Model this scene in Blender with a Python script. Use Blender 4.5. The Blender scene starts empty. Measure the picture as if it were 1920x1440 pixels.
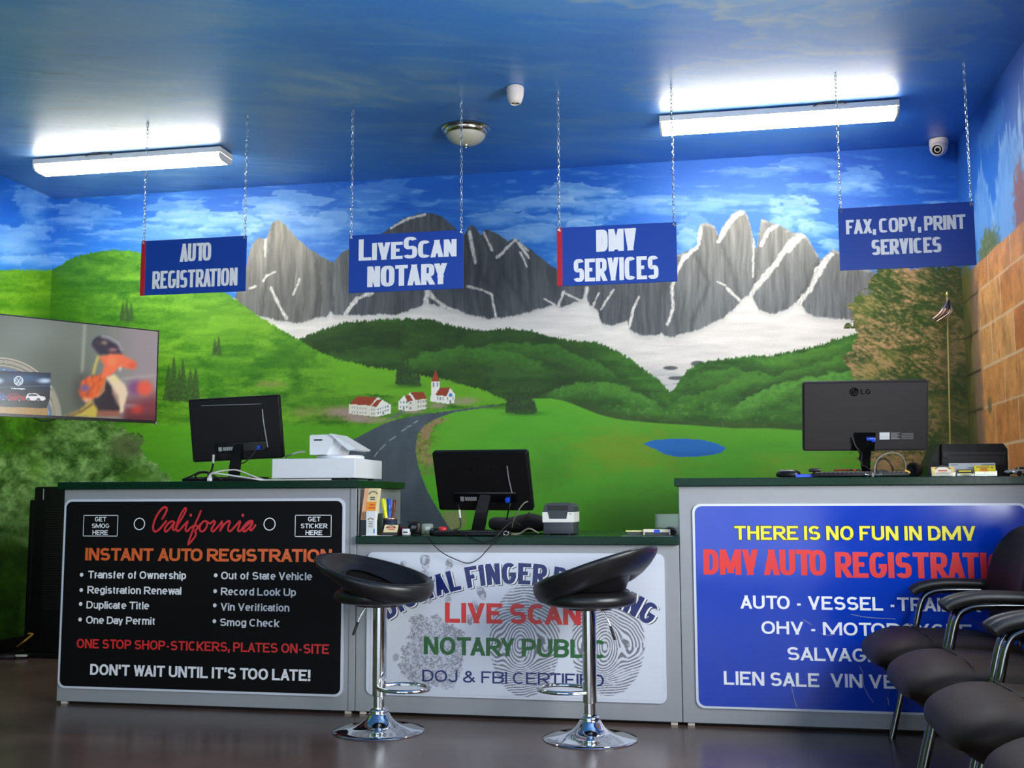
import bpy, bmesh, math, random
import numpy as np
from mathutils import Vector, Matrix, Euler

# ------------------------------------------------------------------ camera, world, light, exposure
SC = bpy.context.scene
COL = SC.collection
FPX, YAW, PITCH, ROLL, CAMH = 2022.02, -.1882, .1062, -.0037, .9797   # solved from the room's edges in a 1920x1440 frame
CF = np.array([math.sin(YAW)*math.cos(PITCH), math.cos(YAW)*math.cos(PITCH), math.sin(PITCH)])
_r = np.array([math.cos(YAW), -math.sin(YAW), 0.]); _u = np.cross(_r, CF)
CR = _r*math.cos(ROLL)+_u*math.sin(ROLL); CU = _u*math.cos(ROLL)-_r*math.sin(ROLL)
CO = np.array([0, 0, CAMH])
cam = bpy.data.cameras.new('camera'); camo = bpy.data.objects.new('camera', cam); COL.objects.link(camo)
cam.sensor_fit = 'HORIZONTAL'; cam.sensor_width = 36.; cam.lens = FPX/1920*36; cam.clip_start = .02
camo.matrix_world = Matrix(((CR[0], CU[0], -CF[0], 0), (CR[1], CU[1], -CF[1], 0), (CR[2], CU[2], -CF[2], CAMH), (0, 0, 0, 1)))
SC.camera = camo
vs = SC.view_settings
vs.view_transform = 'Standard'; vs.look = 'None'; vs.gamma = 1; vs.use_curve_mapping = False
vs.exposure = 0.55
XL, XR, YB, YF, H = -4.566, 1.4512, 6.7115, -2.3, 3.1007     # room: left, right, back, front, ceiling
WIN = (1.25, 3.8, .85, 2.3)                                   # side window in the right wall: Y0, Y1, z0, z1
BAYS = ((-4.2, -2.35), (-2.15, -.95), (-.75, 1.15))           # shopfront bays in the front wall
LENS_L = 34.0                                                 # radiance of the two fluorescent fittings
wd = bpy.data.worlds.new('daylight'); SC.world = wd; wd.use_nodes = True
_b = wd.node_tree.nodes['Background']; _b.inputs[0].default_value = (.62, .78, 1, 1); _b.inputs[1].default_value = 1.0

def area(name, loc, rot, sx, sy, radiance, col):
    l = bpy.data.lights.new(name, 'AREA'); l.shape = 'RECTANGLE'; l.size = sx; l.size_y = sy
    l.energy = radiance*math.pi*sx*sy; l.color = col
    o = bpy.data.objects.new(name, l); COL.objects.link(o); o.location = loc; o.rotation_euler = rot
    return o
for _i, (_a, _c) in enumerate(BAYS):      # daylight outside each shopfront bay, facing in
    area('shopfront_daylight', ((_a+_c)/2, YF-.25, 1.3), (math.pi/2, 0, 0), _c-_a, 2.3, 2.2, (.90, .95, 1))
area('side_window_daylight', (XR+.25, (WIN[0]+WIN[1])/2, (WIN[2]+WIN[3])/2), (0, math.pi/2, 0), WIN[3]-WIN[2], WIN[1]-WIN[0], 15.0, (.97, .98, 1))

# ------------------------------------------------------------------ geometry helpers
def ray(x, y): return CF + CR*((x-960)/FPX) - CU*((y-720)/FPX)
def aY(x, y, Y): d = ray(x, y); return CO + d*(Y/d[1])         # the point of the photo on a plane of constant Y / Z / X
def aZ(x, y, Z): d = ray(x, y); return CO + d*((Z-CAMH)/d[2])
def aX(x, y, X): d = ray(x, y); return CO + d*(X/d[0])
def proj(p):
    d = np.asarray(p, float)-CO; z = d@CF; z = np.where(z < .05, .05, z)
    return 960+FPX*(d@CR)/z, 720-FPX*(d@CU)/z

def wm(o):
    m = o.matrix_basis.copy()
    if o.parent: m = wm(o.parent) @ o.matrix_parent_inverse @ m
    return m
def link(name, me, parent=None, world=True):
    o = bpy.data.objects.new(name, me); COL.objects.link(o)
    if parent:
        o.parent = parent
        if world: o.matrix_parent_inverse = wm(parent).inverted()
    return o
def tag(o, label, cat, group=None):
    o['label'] = label; o['category'] = cat
    if group: o['group'] = group
    return o
def thing(name, label, cat, loc=(0, 0, 0), rz=0, group=None):
    o = bpy.data.objects.new(name, None); COL.objects.link(o); o.location = loc; o.rotation_euler = (0, 0, rz); o.empty_display_size = .1
    return tag(o, label, cat, group)
def struct(o): o['kind'] = 'structure'; return o
def dup(root, loc, rz, label):
    r = root.copy(); COL.objects.link(r); r.location = loc; r.rotation_euler = (0, 0, rz); r['label'] = label
    for ch in list(root.children):
        c = ch.copy(); COL.objects.link(c); c.parent = r
        for g in list(ch.children):
            d = g.copy(); COL.objects.link(d); d.parent = c
    return r

class MB:
    def __init__(s): s.bm = bmesh.new()
    def box(s, c, size, bev=0, rot=None, seg=2):
        m = Matrix.Translation(c) @ (Euler(rot).to_matrix().to_4x4() if rot else Matrix()) @ Matrix.Diagonal((*size, 1))
        g = bmesh.ops.create_cube(s.bm, size=1, matrix=m)
        if bev:
            ed = list({e for v in g['verts'] for e in v.link_edges})
            bmesh.ops.bevel(s.bm, geom=ed, offset=bev, segments=seg, affect='EDGES', profile=.5)
        return s
    def bb(s, a, b, bev=0, seg=2):
        return s.box([(a[i]+b[i])/2 for i in range(3)], [abs(b[i]-a[i]) for i in range(3)], bev, None, seg)
    def grid(s, P, cu=False, cv=False, flip=False):
        n, m = len(P), len(P[0]); V = [[s.bm.verts.new(p) for p in r] for r in P]
        for i in range(n if cu else n-1):
            for j in range(m if cv else m-1):
                q = [V[i][j], V[(i+1) % n][j], V[(i+1) % n][(j+1) % m], V[i][(j+1) % m]]
                if flip: q.reverse()
                try: s.bm.faces.new(q)
                except ValueError: pass
        return V
    def lathe(s, prof, c=(0, 0, 0), n=32, mat=None, cap0=True, cap1=True):
        M_ = Matrix.Translation(c) @ (mat or Matrix())
        P = [[M_ @ Vector((r*math.cos(2*math.pi*k/n), r*math.sin(2*math.pi*k/n), z)) for k in range(n)] for r, z in prof]
        V = s.grid(P, cv=True, flip=True)
        if cap0: s.bm.faces.new(V[0][::-1])
        if cap1: s.bm.faces.new(V[-1])
        return s
    def tube(s, pts, r, n=8, closed=False, sq=None):
        pts = [Vector(p) for p in pts]; N = len(pts); rings = []; ref = None
        for i, p in enumerate(pts):
            a = pts[(i-1) % N] if (closed or i > 0) else p; b = pts[(i+1) % N] if (closed or i < N-1) else p
            t = (b-a).normalized()
            if ref is None:
                ref = Vector((0, 0, 1)) if abs(t.z) < .9 else Vector((0, 1, 0))
            u = (ref - t*ref.dot(t))
            u = u.normalized() if u.length > 1e-6 else t.orthogonal().normalized()
            ref = u; w = t.cross(u); rr = r[i] if hasattr(r, '__len__') else r
            k1, k2 = sq or (1, 1)
            rings.append([p+u*(rr*k1*math.cos(2*math.pi*k/n))+w*(rr*k2*math.sin(2*math.pi*k/n)) for k in range(n)])
        V = s.grid(rings, cu=closed, cv=True, flip=True)
        if not closed:
            s.bm.faces.new(V[0]); s.bm.faces.new(V[-1][::-1])
        return s
    def prism(s, pts, axis, d0, d1):
        """outline pts in the two axes other than `axis`, extruded from d0 to d1"""
        def mk(p, d): q = list(p); q.insert(axis, d); return q
        A = [s.bm.verts.new(mk(p, d0)) for p in pts]; B = [s.bm.verts.new(mk(p, d1)) for p in pts]
        n = len(pts)
        for f in [A[::-1], B] + [[A[i], A[(i+1) % n], B[(i+1) % n], B[i]] for i in range(n)]:
            s.bm.faces.new(f)
        return s
    def sell(s, c, r, e1=.5, e2=.5, nu=40, nv=20, fn=None, mat=None):
        """superellipsoid; fn deforms the local point"""
        def sp(v, e): return math.copysign(abs(v)**e, v)
        M_ = Matrix.Translation(c) @ (mat or Matrix()); P = []
        for j in range(1, nv):
            v = -math.pi/2+math.pi*j/nv; row = []
            for i in range(nu):
                u = 2*math.pi*i/nu
                p = Vector((r[0]*sp(math.cos(v), e1)*sp(math.cos(u), e2), r[1]*sp(math.cos(v), e1)*sp(math.sin(u), e2), r[2]*sp(math.sin(v), e1)))
                if fn: p = Vector(fn(p))
                row.append(M_ @ p)
            P.append(row)
        V = s.grid(P, cv=True, flip=True)
        s.bm.faces.new(V[0][::-1]); s.bm.faces.new(V[-1])
        return s
    def xf(s, m): bmesh.ops.transform(s.bm, matrix=m, verts=s.bm.verts); return s
    def obj(s, name, mat, parent=None, smooth=None, world=True):
        bmesh.ops.recalc_face_normals(s.bm, faces=s.bm.faces)
        me = bpy.data.meshes.new(name); s.bm.to_mesh(me); s.bm.free(); me.materials.append(mat)
        if smooth:
            me.polygons.foreach_set('use_smooth', [True]*len(me.polygons)); me.set_sharp_from_angle(angle=math.radians(smooth))
        return link(name, me, parent, world)

def rrect(x0, y0, x1, y1, r, n=6):
    o = []
    for cx, cy, a in ((x1-r, y1-r, 0), (x0+r, y1-r, 90), (x0+r, y0+r, 180), (x1-r, y0+r, 270)):
        for k in range(n+1):
            t = math.radians(a+90*k/n); o.append((cx+r*math.cos(t), cy+r*math.sin(t)))
    return o
def smooth_path(pts, n=6, closed=False):
    P = [Vector(p) for p in pts]; N = len(P); out = []
    for i in range(N if closed else N-1):
        g = (lambda k: P[k % N]) if closed else (lambda k: P[min(max(k, 0), N-1)])
        p0, p1, p2, p3 = g(i-1), g(i), g(i+1), g(i+2)
        for k in range(n):
            t = k/n
            out.append(.5*((2*p1)+(p2-p0)*t+(2*p0-5*p1+4*p2-p3)*t*t+(3*p1-p0-3*p2+p3)*t*t*t))
    if not closed: out.append(P[-1])
    return out

# ------------------------------------------------------------------ materials (all node based)
def lin(c):
    c = np.asarray(c, float)/255.
    return np.where(c <= .04045, c/12.92, ((c+.055)/1.055)**2.4)
def M(name, rgb, rough=.5, metal=0., var=.05, scale=25., bump=0., coat=0., emis=0., spec=.5, stretch=None, trans=0., alpha=1.):
    m = bpy.data.materials.new(name); m.use_nodes = True; nt = m.node_tree; b = nt.nodes['Principled BSDF']
    L = nt.links.new; tc = nt.nodes.new('ShaderNodeTexCoord'); mp = nt.nodes.new('ShaderNodeMapping')
    L(tc.outputs['Object'], mp.inputs[0])
    if stretch: mp.inputs['Scale'].default_value = stretch
    nz = nt.nodes.new('ShaderNodeTexNoise'); nz.inputs['Scale'].default_value = scale; nz.inputs['Detail'].default_value = 4
    L(mp.outputs[0], nz.inputs['Vector'])
    mr = nt.nodes.new('ShaderNodeMapRange'); mr.inputs['From Min'].default_value = .25; mr.inputs['From Max'].default_value = .75
    mr.inputs['To Min'].default_value = 1-var; mr.inputs['To Max'].default_value = 1+var
    L(nz.outputs['Fac'], mr.inputs['Value'])
    vm = nt.nodes.new('ShaderNodeVectorMath'); vm.operation = 'SCALE'; c = lin(rgb); vm.inputs[0].default_value = tuple(c)
    L(mr.outputs[0], vm.inputs['Scale']); L(vm.outputs[0], b.inputs['Base Color'])
    mr2 = nt.nodes.new('ShaderNodeMapRange'); mr2.inputs['To Min'].default_value = max(0, rough-.06*(rough > .1)); mr2.inputs['To Max'].default_value = min(1, rough+.06*(rough > .1))
    L(nz.outputs['Fac'], mr2.inputs['Value']); L(mr2.outputs[0], b.inputs['Roughness'])
    b.inputs['Metallic'].default_value = metal; b.inputs['Specular IOR Level'].default_value = spec
    b.inputs['Coat Weight'].default_value = coat; b.inputs['Coat Roughness'].default_value = .12
    b.inputs['Transmission Weight'].default_value = trans
    if emis:
        b.inputs['Emission Color'].default_value = (*c, 1); b.inputs['Emission Strength'].default_value = emis
    if bump:
        bp = nt.nodes.new('ShaderNodeBump'); bp.inputs['Strength'].default_value = bump; bp.inputs['Distance'].default_value = .003
        L(nz.outputs['Fac'], bp.inputs['Height']); L(bp.outputs[0], b.inputs['Normal'])
    return m
def MP(name, rough=.55, var=.05, scale=60., spec=.5, emis=0., bump=0.):
    """paint laid on a surface: colour from the mesh's own paint attribute, brush grain from noise"""
    m = bpy.data.materials.new(name); m.use_nodes = True; nt = m.node_tree; b = nt.nodes['Principled BSDF']; L = nt.links.new
    at = nt.nodes.new('ShaderNodeAttribute'); at.attribute_name = 'paint'
    tc = nt.nodes.new('ShaderNodeTexCoord'); nz = nt.nodes.new('ShaderNodeTexNoise'); nz.inputs['Scale'].default_value = scale; nz.inputs['Detail'].default_value = 3
    L(tc.outputs['Object'], nz.inputs['Vector'])
    mr = nt.nodes.new('ShaderNodeMapRange'); mr.inputs['From Min'].default_value = .25; mr.inputs['From Max'].default_value = .75
    mr.inputs['To Min'].default_value = 1-var; mr.inputs['To Max'].default_value = 1+var; L(nz.outputs['Fac'], mr.inputs['Value'])
    vm = nt.nodes.new('ShaderNodeVectorMath'); vm.operation = 'SCALE'; L(at.outputs['Color'], vm.inputs[0]); L(mr.outputs[0], vm.inputs['Scale'])
    L(vm.outputs[0], b.inputs['Base Color']); b.inputs['Roughness'].default_value = rough; b.inputs['Specular IOR Level'].default_value = spec
    if emis:
        b.inputs['Base Color'].default_value = (0, 0, 0, 1); nt.links.remove(b.inputs['Base Color'].links[0])
        b.inputs['Base Color'].default_value = (.01, .01, .01, 1)
        L(vm.outputs[0], b.inputs['Emission Color']); b.inputs['Emission Strength'].default_value = emis
    if bump:
        bp = nt.nodes.new('ShaderNodeBump'); bp.inputs['Strength'].default_value = bump; bp.inputs['Distance'].default_value = .002
        L(nz.outputs['Fac'], bp.inputs['Height']); L(bp.outputs[0], b.inputs['Normal'])
    return m
def glass_mat(name, tint, gloss, frost=0., rough=.05):
    """thin sheet: mostly straight-through light, a little reflection, optionally a milky part"""
    m = bpy.data.materials.new(name); m.use_nodes = True; nt = m.node_tree; L = nt.links.new
    for n in list(nt.nodes): nt.nodes.remove(n)
    out = nt.nodes.new('ShaderNodeOutputMaterial'); tr = nt.nodes.new('ShaderNodeBsdfTransparent'); gl = nt.nodes.new('ShaderNodeBsdfGlossy')
    df = nt.nodes.new('ShaderNodeBsdfDiffuse'); m1 = nt.nodes.new('ShaderNodeMixShader'); m2 = nt.nodes.new('ShaderNodeMixShader')
    nz = nt.nodes.new('ShaderNodeTexNoise'); nz.inputs['Scale'].default_value = 18; mr = nt.nodes.new('ShaderNodeMapRange')
    mr.inputs['To Min'].default_value = gloss*.7; mr.inputs['To Max'].default_value = gloss*1.3; L(nz.outputs['Fac'], mr.inputs['Value'])
    tr.inputs[0].default_value = (*tint, 1); gl.inputs['Roughness'].default_value = rough; df.inputs[0].default_value = (.75, .78, .78, 1)
    m1.inputs[0].default_value = frost; L(tr.outputs[0], m1.inputs[1]); L(df.outputs[0], m1.inputs[2])
    L(mr.outputs[0], m2.inputs[0]); L(m1.outputs[0], m2.inputs[1]); L(gl.outputs[0], m2.inputs[2]); L(m2.outputs[0], out.inputs[0])
    return m

# ------------------------------------------------------------------ painting helpers (numpy, per vertex)
_T = np.random.RandomState(7).rand(256, 256)
def vn(x, y, s=0):
    x = x+s*17.31; y = y+s*9.77; xi = np.floor(x).astype(int); yi = np.floor(y).astype(int); fx = x-xi; fy = y-yi
    fx = fx*fx*(3-2*fx); fy = fy*fy*(3-2*fy); a, b, c, d = xi & 255, (xi+1) & 255, yi & 255, (yi+1) & 255
    return (_T[a, c]*(1-fx)+_T[b, c]*fx)*(1-fy)+(_T[a, d]*(1-fx)+_T[b, d]*fx)*fy
def fb(x, y, o=4, s=0):
    r = 0; w = 0; a = 1.
    for k in range(o): r = r+a*vn(x*2**k, y*2**k, s+k*3); w += a; a *= .55
    return r/w
def ss(a, b, x): t = np.clip((x-a)/(b-a), 0, 1); return t*t*(3-2*t)
def mx(c, col, m): c += (np.asarray(col, float)-c)*np.clip(m, 0, 1)[:, None]
def poly(x, y, pts):
    P = np.asarray(pts, float); m = np.zeros(len(x), bool)
    s = np.where((x >= P[:, 0].min()) & (x <= P[:, 0].max()) & (y >= P[:, 1].min()) & (y <= P[:, 1].max()))[0]
    if len(s):
        X, Y = x[s], y[s]; r = np.zeros(len(s), bool)
        for (x0, y0), (x1, y1) in zip(P, np.roll(P, -1, 0)):
            if y0 != y1: r ^= ((y0 > Y) != (y1 > Y)) & (X < (x1-x0)*(Y-y0)/(y1-y0)+x0)
        m[s] = r
    return m.astype(float)
def pld(x, y, pts):
    d = np.full(len(x), 1e9); P = np.asarray(pts, float)
    for (x0, y0), (x1, y1) in zip(P[:-1], P[1:]):
        l2 = (x1-x0)**2+(y1-y0)**2+1e-9; t = np.clip(((x-x0)*(x1-x0)+(y-y0)*(y1-y0))/l2, 0, 1)
        d = np.minimum(d, np.hypot(x-x0-t*(x1-x0), y-y0-t*(y1-y0)))
    return d
def line(x, y, pts, w, soft=1.): return 1-ss(w/2-soft/2, w/2+soft/2, pld(x, y, pts))
def below(x, y, pts, soft=1.5):
    P = np.asarray(pts, float); o = np.argsort(P[:, 0], kind='stable'); return ss(-soft, soft, y-np.interp(x, P[o, 0], P[o, 1]))
def blob(x, y, cx, cy, rx, ry, soft=.4, rough=None, amp=.5):
    d = np.hypot((x-cx)/rx, (y-cy)/ry)
    if rough is not None: d = d+(rough-.5)*amp
    return 1-ss(1-soft, 1+soft*.3, d)
def sheet(name, O, U, V, nu, nv, paint, mat, parent=None):
    """a finely divided panel O + a*U + b*V whose colours come from paint(px, py, points)"""
    a = np.linspace(0, 1, nu+1); b = np.linspace(0, 1, nv+1); A, B = np.meshgrid(a, b, indexing='ij'); A = A.ravel(); B = B.ravel()
    P = np.asarray(O)[None]+A[:, None]*np.asarray(U)[None]+B[:, None]*np.asarray(V)[None]
    x, y = proj(P); c = paint(x, y, P)
    me = bpy.data.meshes.new(name); n = len(P); me.vertices.add(n); me.vertices.foreach_set('co', P.astype(np.float32).ravel())
    i = (np.arange(nu)[:, None]*(nv+1)+np.arange(nv)[None]).ravel()
    q = np.stack([i, i+nv+1, i+nv+2, i+1], 1).astype(np.int32); f = len(q)
    me.loops.add(4*f); me.loops.foreach_set('vertex_index', q.ravel()); me.polygons.add(f)
    me.polygons.foreach_set('loop_start', np.arange(0, 4*f, 4, dtype=np.int32)); me.update(calc_edges=True)
    at = me.color_attributes.new('paint', 'FLOAT_COLOR', 'POINT')
    at.data.foreach_set('color', np.concatenate([lin(np.clip(c, 0, 255)), np.ones((n, 1))], 1).astype(np.float32).ravel())
    me.materials.append(mat)
    return link(name, me, parent)
# ------------------------------------------------------------------ the mural
SKYL = [(0, 506), (60, 507), (98, 506), (112, 498), (140, 482), (175, 473), (215, 468), (265, 474), (330, 505), (400, 536), (440, 560), (480, 590), (520, 614), (560, 637), (600, 660), (640, 676), (700, 688), (740, 694), (787, 703), (840, 713), (897, 728), (933, 743), (953, 752), (960, 900)]
RIDGE1 = [(440, 560), (455, 520), (463, 497), (468, 470), (473, 457), (485, 445), (498, 448), (505, 434), (510, 418), (523, 412), (530, 416), (542, 430), (557, 447), (575, 462), (590, 473), (610, 485), (625, 493), (637, 477), (653, 467), (690, 452), (715, 438), (740, 420), (760, 408), (780, 402), (797, 399), (813, 400), (833, 410), (853, 427), (862, 442), (866, 446), (872, 436), (882, 421), (890, 426), (902, 441), (908, 430), (917, 430), (928, 436), (940, 443), (952, 453), (960, 449), (967, 447), (980, 458), (1000, 472), (1023, 490), (1040, 503), (1060, 508), (1100, 500), (1160, 490), (1220, 486), (1258, 482), (1272, 477), (1282, 472), (1300, 464), (1307, 458), (1308, 440), (1312, 421), (1322, 418), (1331, 419), (1340, 424), (1347, 443), (1354, 426), (1370, 404), (1388, 394), (1397, 396), (1404, 412), (1413, 447), (1419, 469), (1427, 410), (1443, 417), (1460, 422), (1475, 430), (1487, 437), (1500, 437), (1508, 441), (1515, 447), (1527, 467), (1537, 487), (1550, 477), (1563, 468), (1572, 472), (1600, 495), (1640, 510), (1700, 560)]
MBASE = [(440, 560), (473, 590), (523, 601), (550, 606), (575, 602), (600, 594), (614, 592), (620, 582), (626, 591), (640, 590), (673, 592), (697, 589), (740, 590), (758, 586), (773, 579), (790, 572), (798, 566), (808, 570), (823, 574), (860, 582), (880, 590), (905, 596), (923, 597), (960, 593), (1007, 581), (1040, 571), (1053, 576), (1077, 567), (1092, 561), (1099, 556), (1107, 573), (1121, 580), (1124, 596), (1130, 607), (1147, 611), (1160, 607), (1176, 600), (1181, 619), (1195, 626), (1213, 630), (1236, 628), (1240, 622), (1247, 631), (1265, 630), (1290, 624), (1320, 613), (1360, 593), (1380, 575), (1395, 558), (1410, 556), (1423, 580), (1443, 588), (1460, 585), (1477, 579), (1492, 568), (1504, 573), (1512, 586), (1527, 593), (1560, 597), (1600, 600), (1700, 600)]
HILLS = [(440, 700), (540, 650), (556, 637), (580, 628), (600, 619), (627, 610), (650, 604), (673, 602), (740, 598), (800, 598), (833, 606), (873, 616), (907, 620), (930, 618), (957, 616), (990, 620), (1023, 628), (1045, 634), (1077, 638), (1100, 640), (1120, 643), (1147, 653), (1173, 667), (1193, 681), (1213, 697), (1237, 713), (1255, 734), (1268, 726), (1277, 707), (1293, 690), (1313, 681), (1343, 675), (1393, 668), (1443, 667), (1493, 657), (1543, 645), (1577, 633), (1600, 626), (1700, 610), (1800, 600)]
MEAD = [(700, 900), (940, 775), (962, 756), (1000, 747), (1033, 747), (1055, 751), (1073, 757), (1100, 768), (1120, 776), (1145, 783), (1173, 788), (1227, 793), (1293, 797), (1377, 803), (1443, 803), (1507, 807), (1600, 812), (1800, 815)]
SNOW = [([(498, 448), (497, 480)], 3), ([(493, 527), (500, 517), (515, 510)], 3), ([(508, 540), (520, 567), (537, 597)], 5), ([(550, 553), (562, 523)], 3), ([(468, 541), (478, 537)], 4), ([(647, 588), (670, 560), (697, 548)], 6),
        ([(802, 545), (815, 560), (830, 572), (860, 587)], 6), ([(800, 545), (798, 572)], 7), ([(877, 537), (905, 544), (922, 552)], 4), ([(922, 553), (926, 575), (930, 594)], 3), ([(880, 434), (884, 455), (891, 492)], 5), ([(906, 434), (923, 470)], 4), ([(933, 483), (950, 465), (967, 449)], 6), ([(968, 452), (990, 480)], 3), ([(974, 455), (990, 470)], 3), ([(976, 474), (988, 500)], 3), ([(980, 466), (992, 484)], 3),
        ([(733, 427), (765, 410), (797, 402)], 4), ([(1313, 437), (1307, 463), (1283, 483), (1270, 510), (1260, 537), (1262, 577), (1252, 608)], 5), ([(1313, 430), (1306, 465), (1281, 484)], 8), ([(1348, 452), (1358, 432), (1373, 410), (1390, 397)], 8), ([(1427, 460), (1440, 433), (1457, 423)], 5), ([(1507, 441), (1480, 455), (1460, 487), (1427, 527), (1407, 553), (1390, 575)], 9), ([(1500, 444), (1478, 470)], 9), ([(1560, 476), (1533, 505), (1520, 540), (1493, 575)], 9), ([(1548, 490), (1525, 535)], 7), ([(1363, 540), (1387, 563)], 4), ([(1345, 528), (1360, 535)], 2),
        ([(1198, 557), (1187, 580), (1180, 613)], 4), ([(1123, 550), (1110, 577)], 3), ([(1150, 543), (1127, 580)], 3), ([(1057, 547), (1047, 573)], 4), ([(1060, 550), (1087, 563)], 3), ([(1100, 540), (1097, 560)], 6), ([(1413, 447), (1412, 520)], 2), ([(1020, 560), (1040, 571)], 2)]

def conifers(c, x, y, lst, col):
    for cx, yb, h, w in lst:
        t = (y-(yb-h))/h; s = np.where((t > -.05) & (t < 1.05) & (abs(x-cx) < w))[0]
        if not len(s): continue
        tt = np.clip(t[s], 0, 1); jag = .72+.5*vn(x[s]*.0+tt*h/3.2, np.full(len(s), cx))
        ed = w*.5*tt**.8*jag+.6; m = 1-ss(ed-1.5, ed+1, abs(x[s]-cx)); m *= ss(-.02, .02, t[s])*(1-ss(.97, 1.05, t[s]))
        n = fb(x[s]/2.5, y[s]/2.5, 2, 5)[:, None]
        c[s] += (np.asarray(col, float)*(.65+.7*n)-c[s])*(m*.9)[:, None]

def sky_paint(x, y):
    n = len(x); c = np.empty((n, 3)); g = np.clip((y-290)/280, 0, 1)[:, None]
    c[:] = np.array([22, 88, 184.])*(1-g)+np.array([56, 132, 218.])*g
    big = fb(x/260, y/60, 4, 1); mx(c, (18, 80, 180), ss(.5, .75, big)*.6)
    mx(c, (70, 128, 222), ss(1100, 1280, x)*(1-ss(1420, 1560, x))*.55)
    st = fb(x/120+fb(x/60, y/30, 3, 4)*1.2, y/17, 5, 2); det = fb(x/34+fb(x/22, y/16, 2, 9)*1.5, y/13, 4, 8)
    mx(c, (112, 166, 226), ss(.50, .80, st)*.7*ss(330, 380, y))
    for cx, cy, rx, ry, a in ((541, 386, 74, 26, .8), (500, 415, 95, 26, .65), (590, 425, 110, 30, .55), (700, 365, 80, 26, .35), (660, 410, 70, 25, .5), (160, 402, 52, 26, .55), (60, 385, 34, 45, .55), (30, 450, 70, 38, .7), (60, 490, 80, 12, .5), (340, 395, 60, 22, .6), (380, 415, 130, 20, .7), (300, 440, 150, 16, .4), (930, 408, 70, 13, .7), (940, 445, 60, 12, .5), (1080, 362, 62, 18, .85), (1010, 380, 70, 13, .7), (1150, 385, 100, 13, .5), (1060, 412, 70, 14, .6), (1010, 435, 60, 16, .7), (1090, 425, 35, 14, .8), (1430, 322, 80, 9, .6), (1520, 310, 70, 14, .45), (1610, 335, 50, 22, .6), (1560, 352, 80, 10, .55), (1492, 400, 58, 24, .95), (1540, 432, 50, 18, .75), (1480, 425, 40, 20, .6), (1330, 385, 90, 12, .5), (1300, 430, 30, 30, .5), (1290, 450, 24, 18, .8), (1560, 458, 25, 10, .8), (1390, 375, 120, 9, .45), (1240, 375, 80, 9, .4), (1690, 470, 60, 12, .3), (1755, 380, 26, 4, .6)):
        s = np.where((abs(x-cx) < rx*1.7) & (abs(y-cy) < ry*1.9))[0]
        if len(s):
            top = np.where(y[s] < cy, 1., .72); d = np.hypot((x[s]-cx)/rx, (y[s]-cy)/(ry/top))+(det[s]-.5)*1.35
            cc = c[s]; mx(cc, (138, 184, 232), (1-ss(.1, 1.15, d))*a); mx(cc, (184, 212, 240), ss(.45, .9, d)*(1-ss(.9, 1.08, d))*(y[s] < cy)*a*.5); c[s] = cc
    mx(c, (165, 200, 240), ss(.6, .85, fb(x/45+3, y/9, 4, 21))*.35)
    return c

def grass(x, y, c, lo, hi, m, s=0, sx=22, sy=7):
    n = fb(x/sx+fb(x/40, y/40, 2, s)*2, y/sy, 4, s+1)[:, None]; f = fb(x/3.5, y/2.2, 2, s+5)[:, None]
    k = np.clip((n-.28)/.44*.75+(f-.3)*.5, 0, 1)
    c += (np.asarray(lo, float)*(1-k)+np.asarray(hi, float)*k-c)*np.clip(m, 0, 1)[:, None]

def bushes(x, y, c, m):
    w1 = fb(x/70, y/55, 3, 31); cell = fb(x/26+w1*3, y/20+w1*2, 4, 33); f = fb(x/4, y/3.2, 3, 35)
    k = np.clip((cell-.3)/.4*.7+(f-.3)*.65, 0, 1)[:, None]; g = np.array([44, 82, 20.])*(1-k)+np.array([152, 196, 116.])*k
    g = g+(np.array([62, 110, 22.])*(.6+.8*k)-g)*ss(.42, .6, fb(x/110, y/90, 2, 38))[:, None]
    c += (g-c)*np.clip(m, 0, 1)[:, None]

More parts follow.
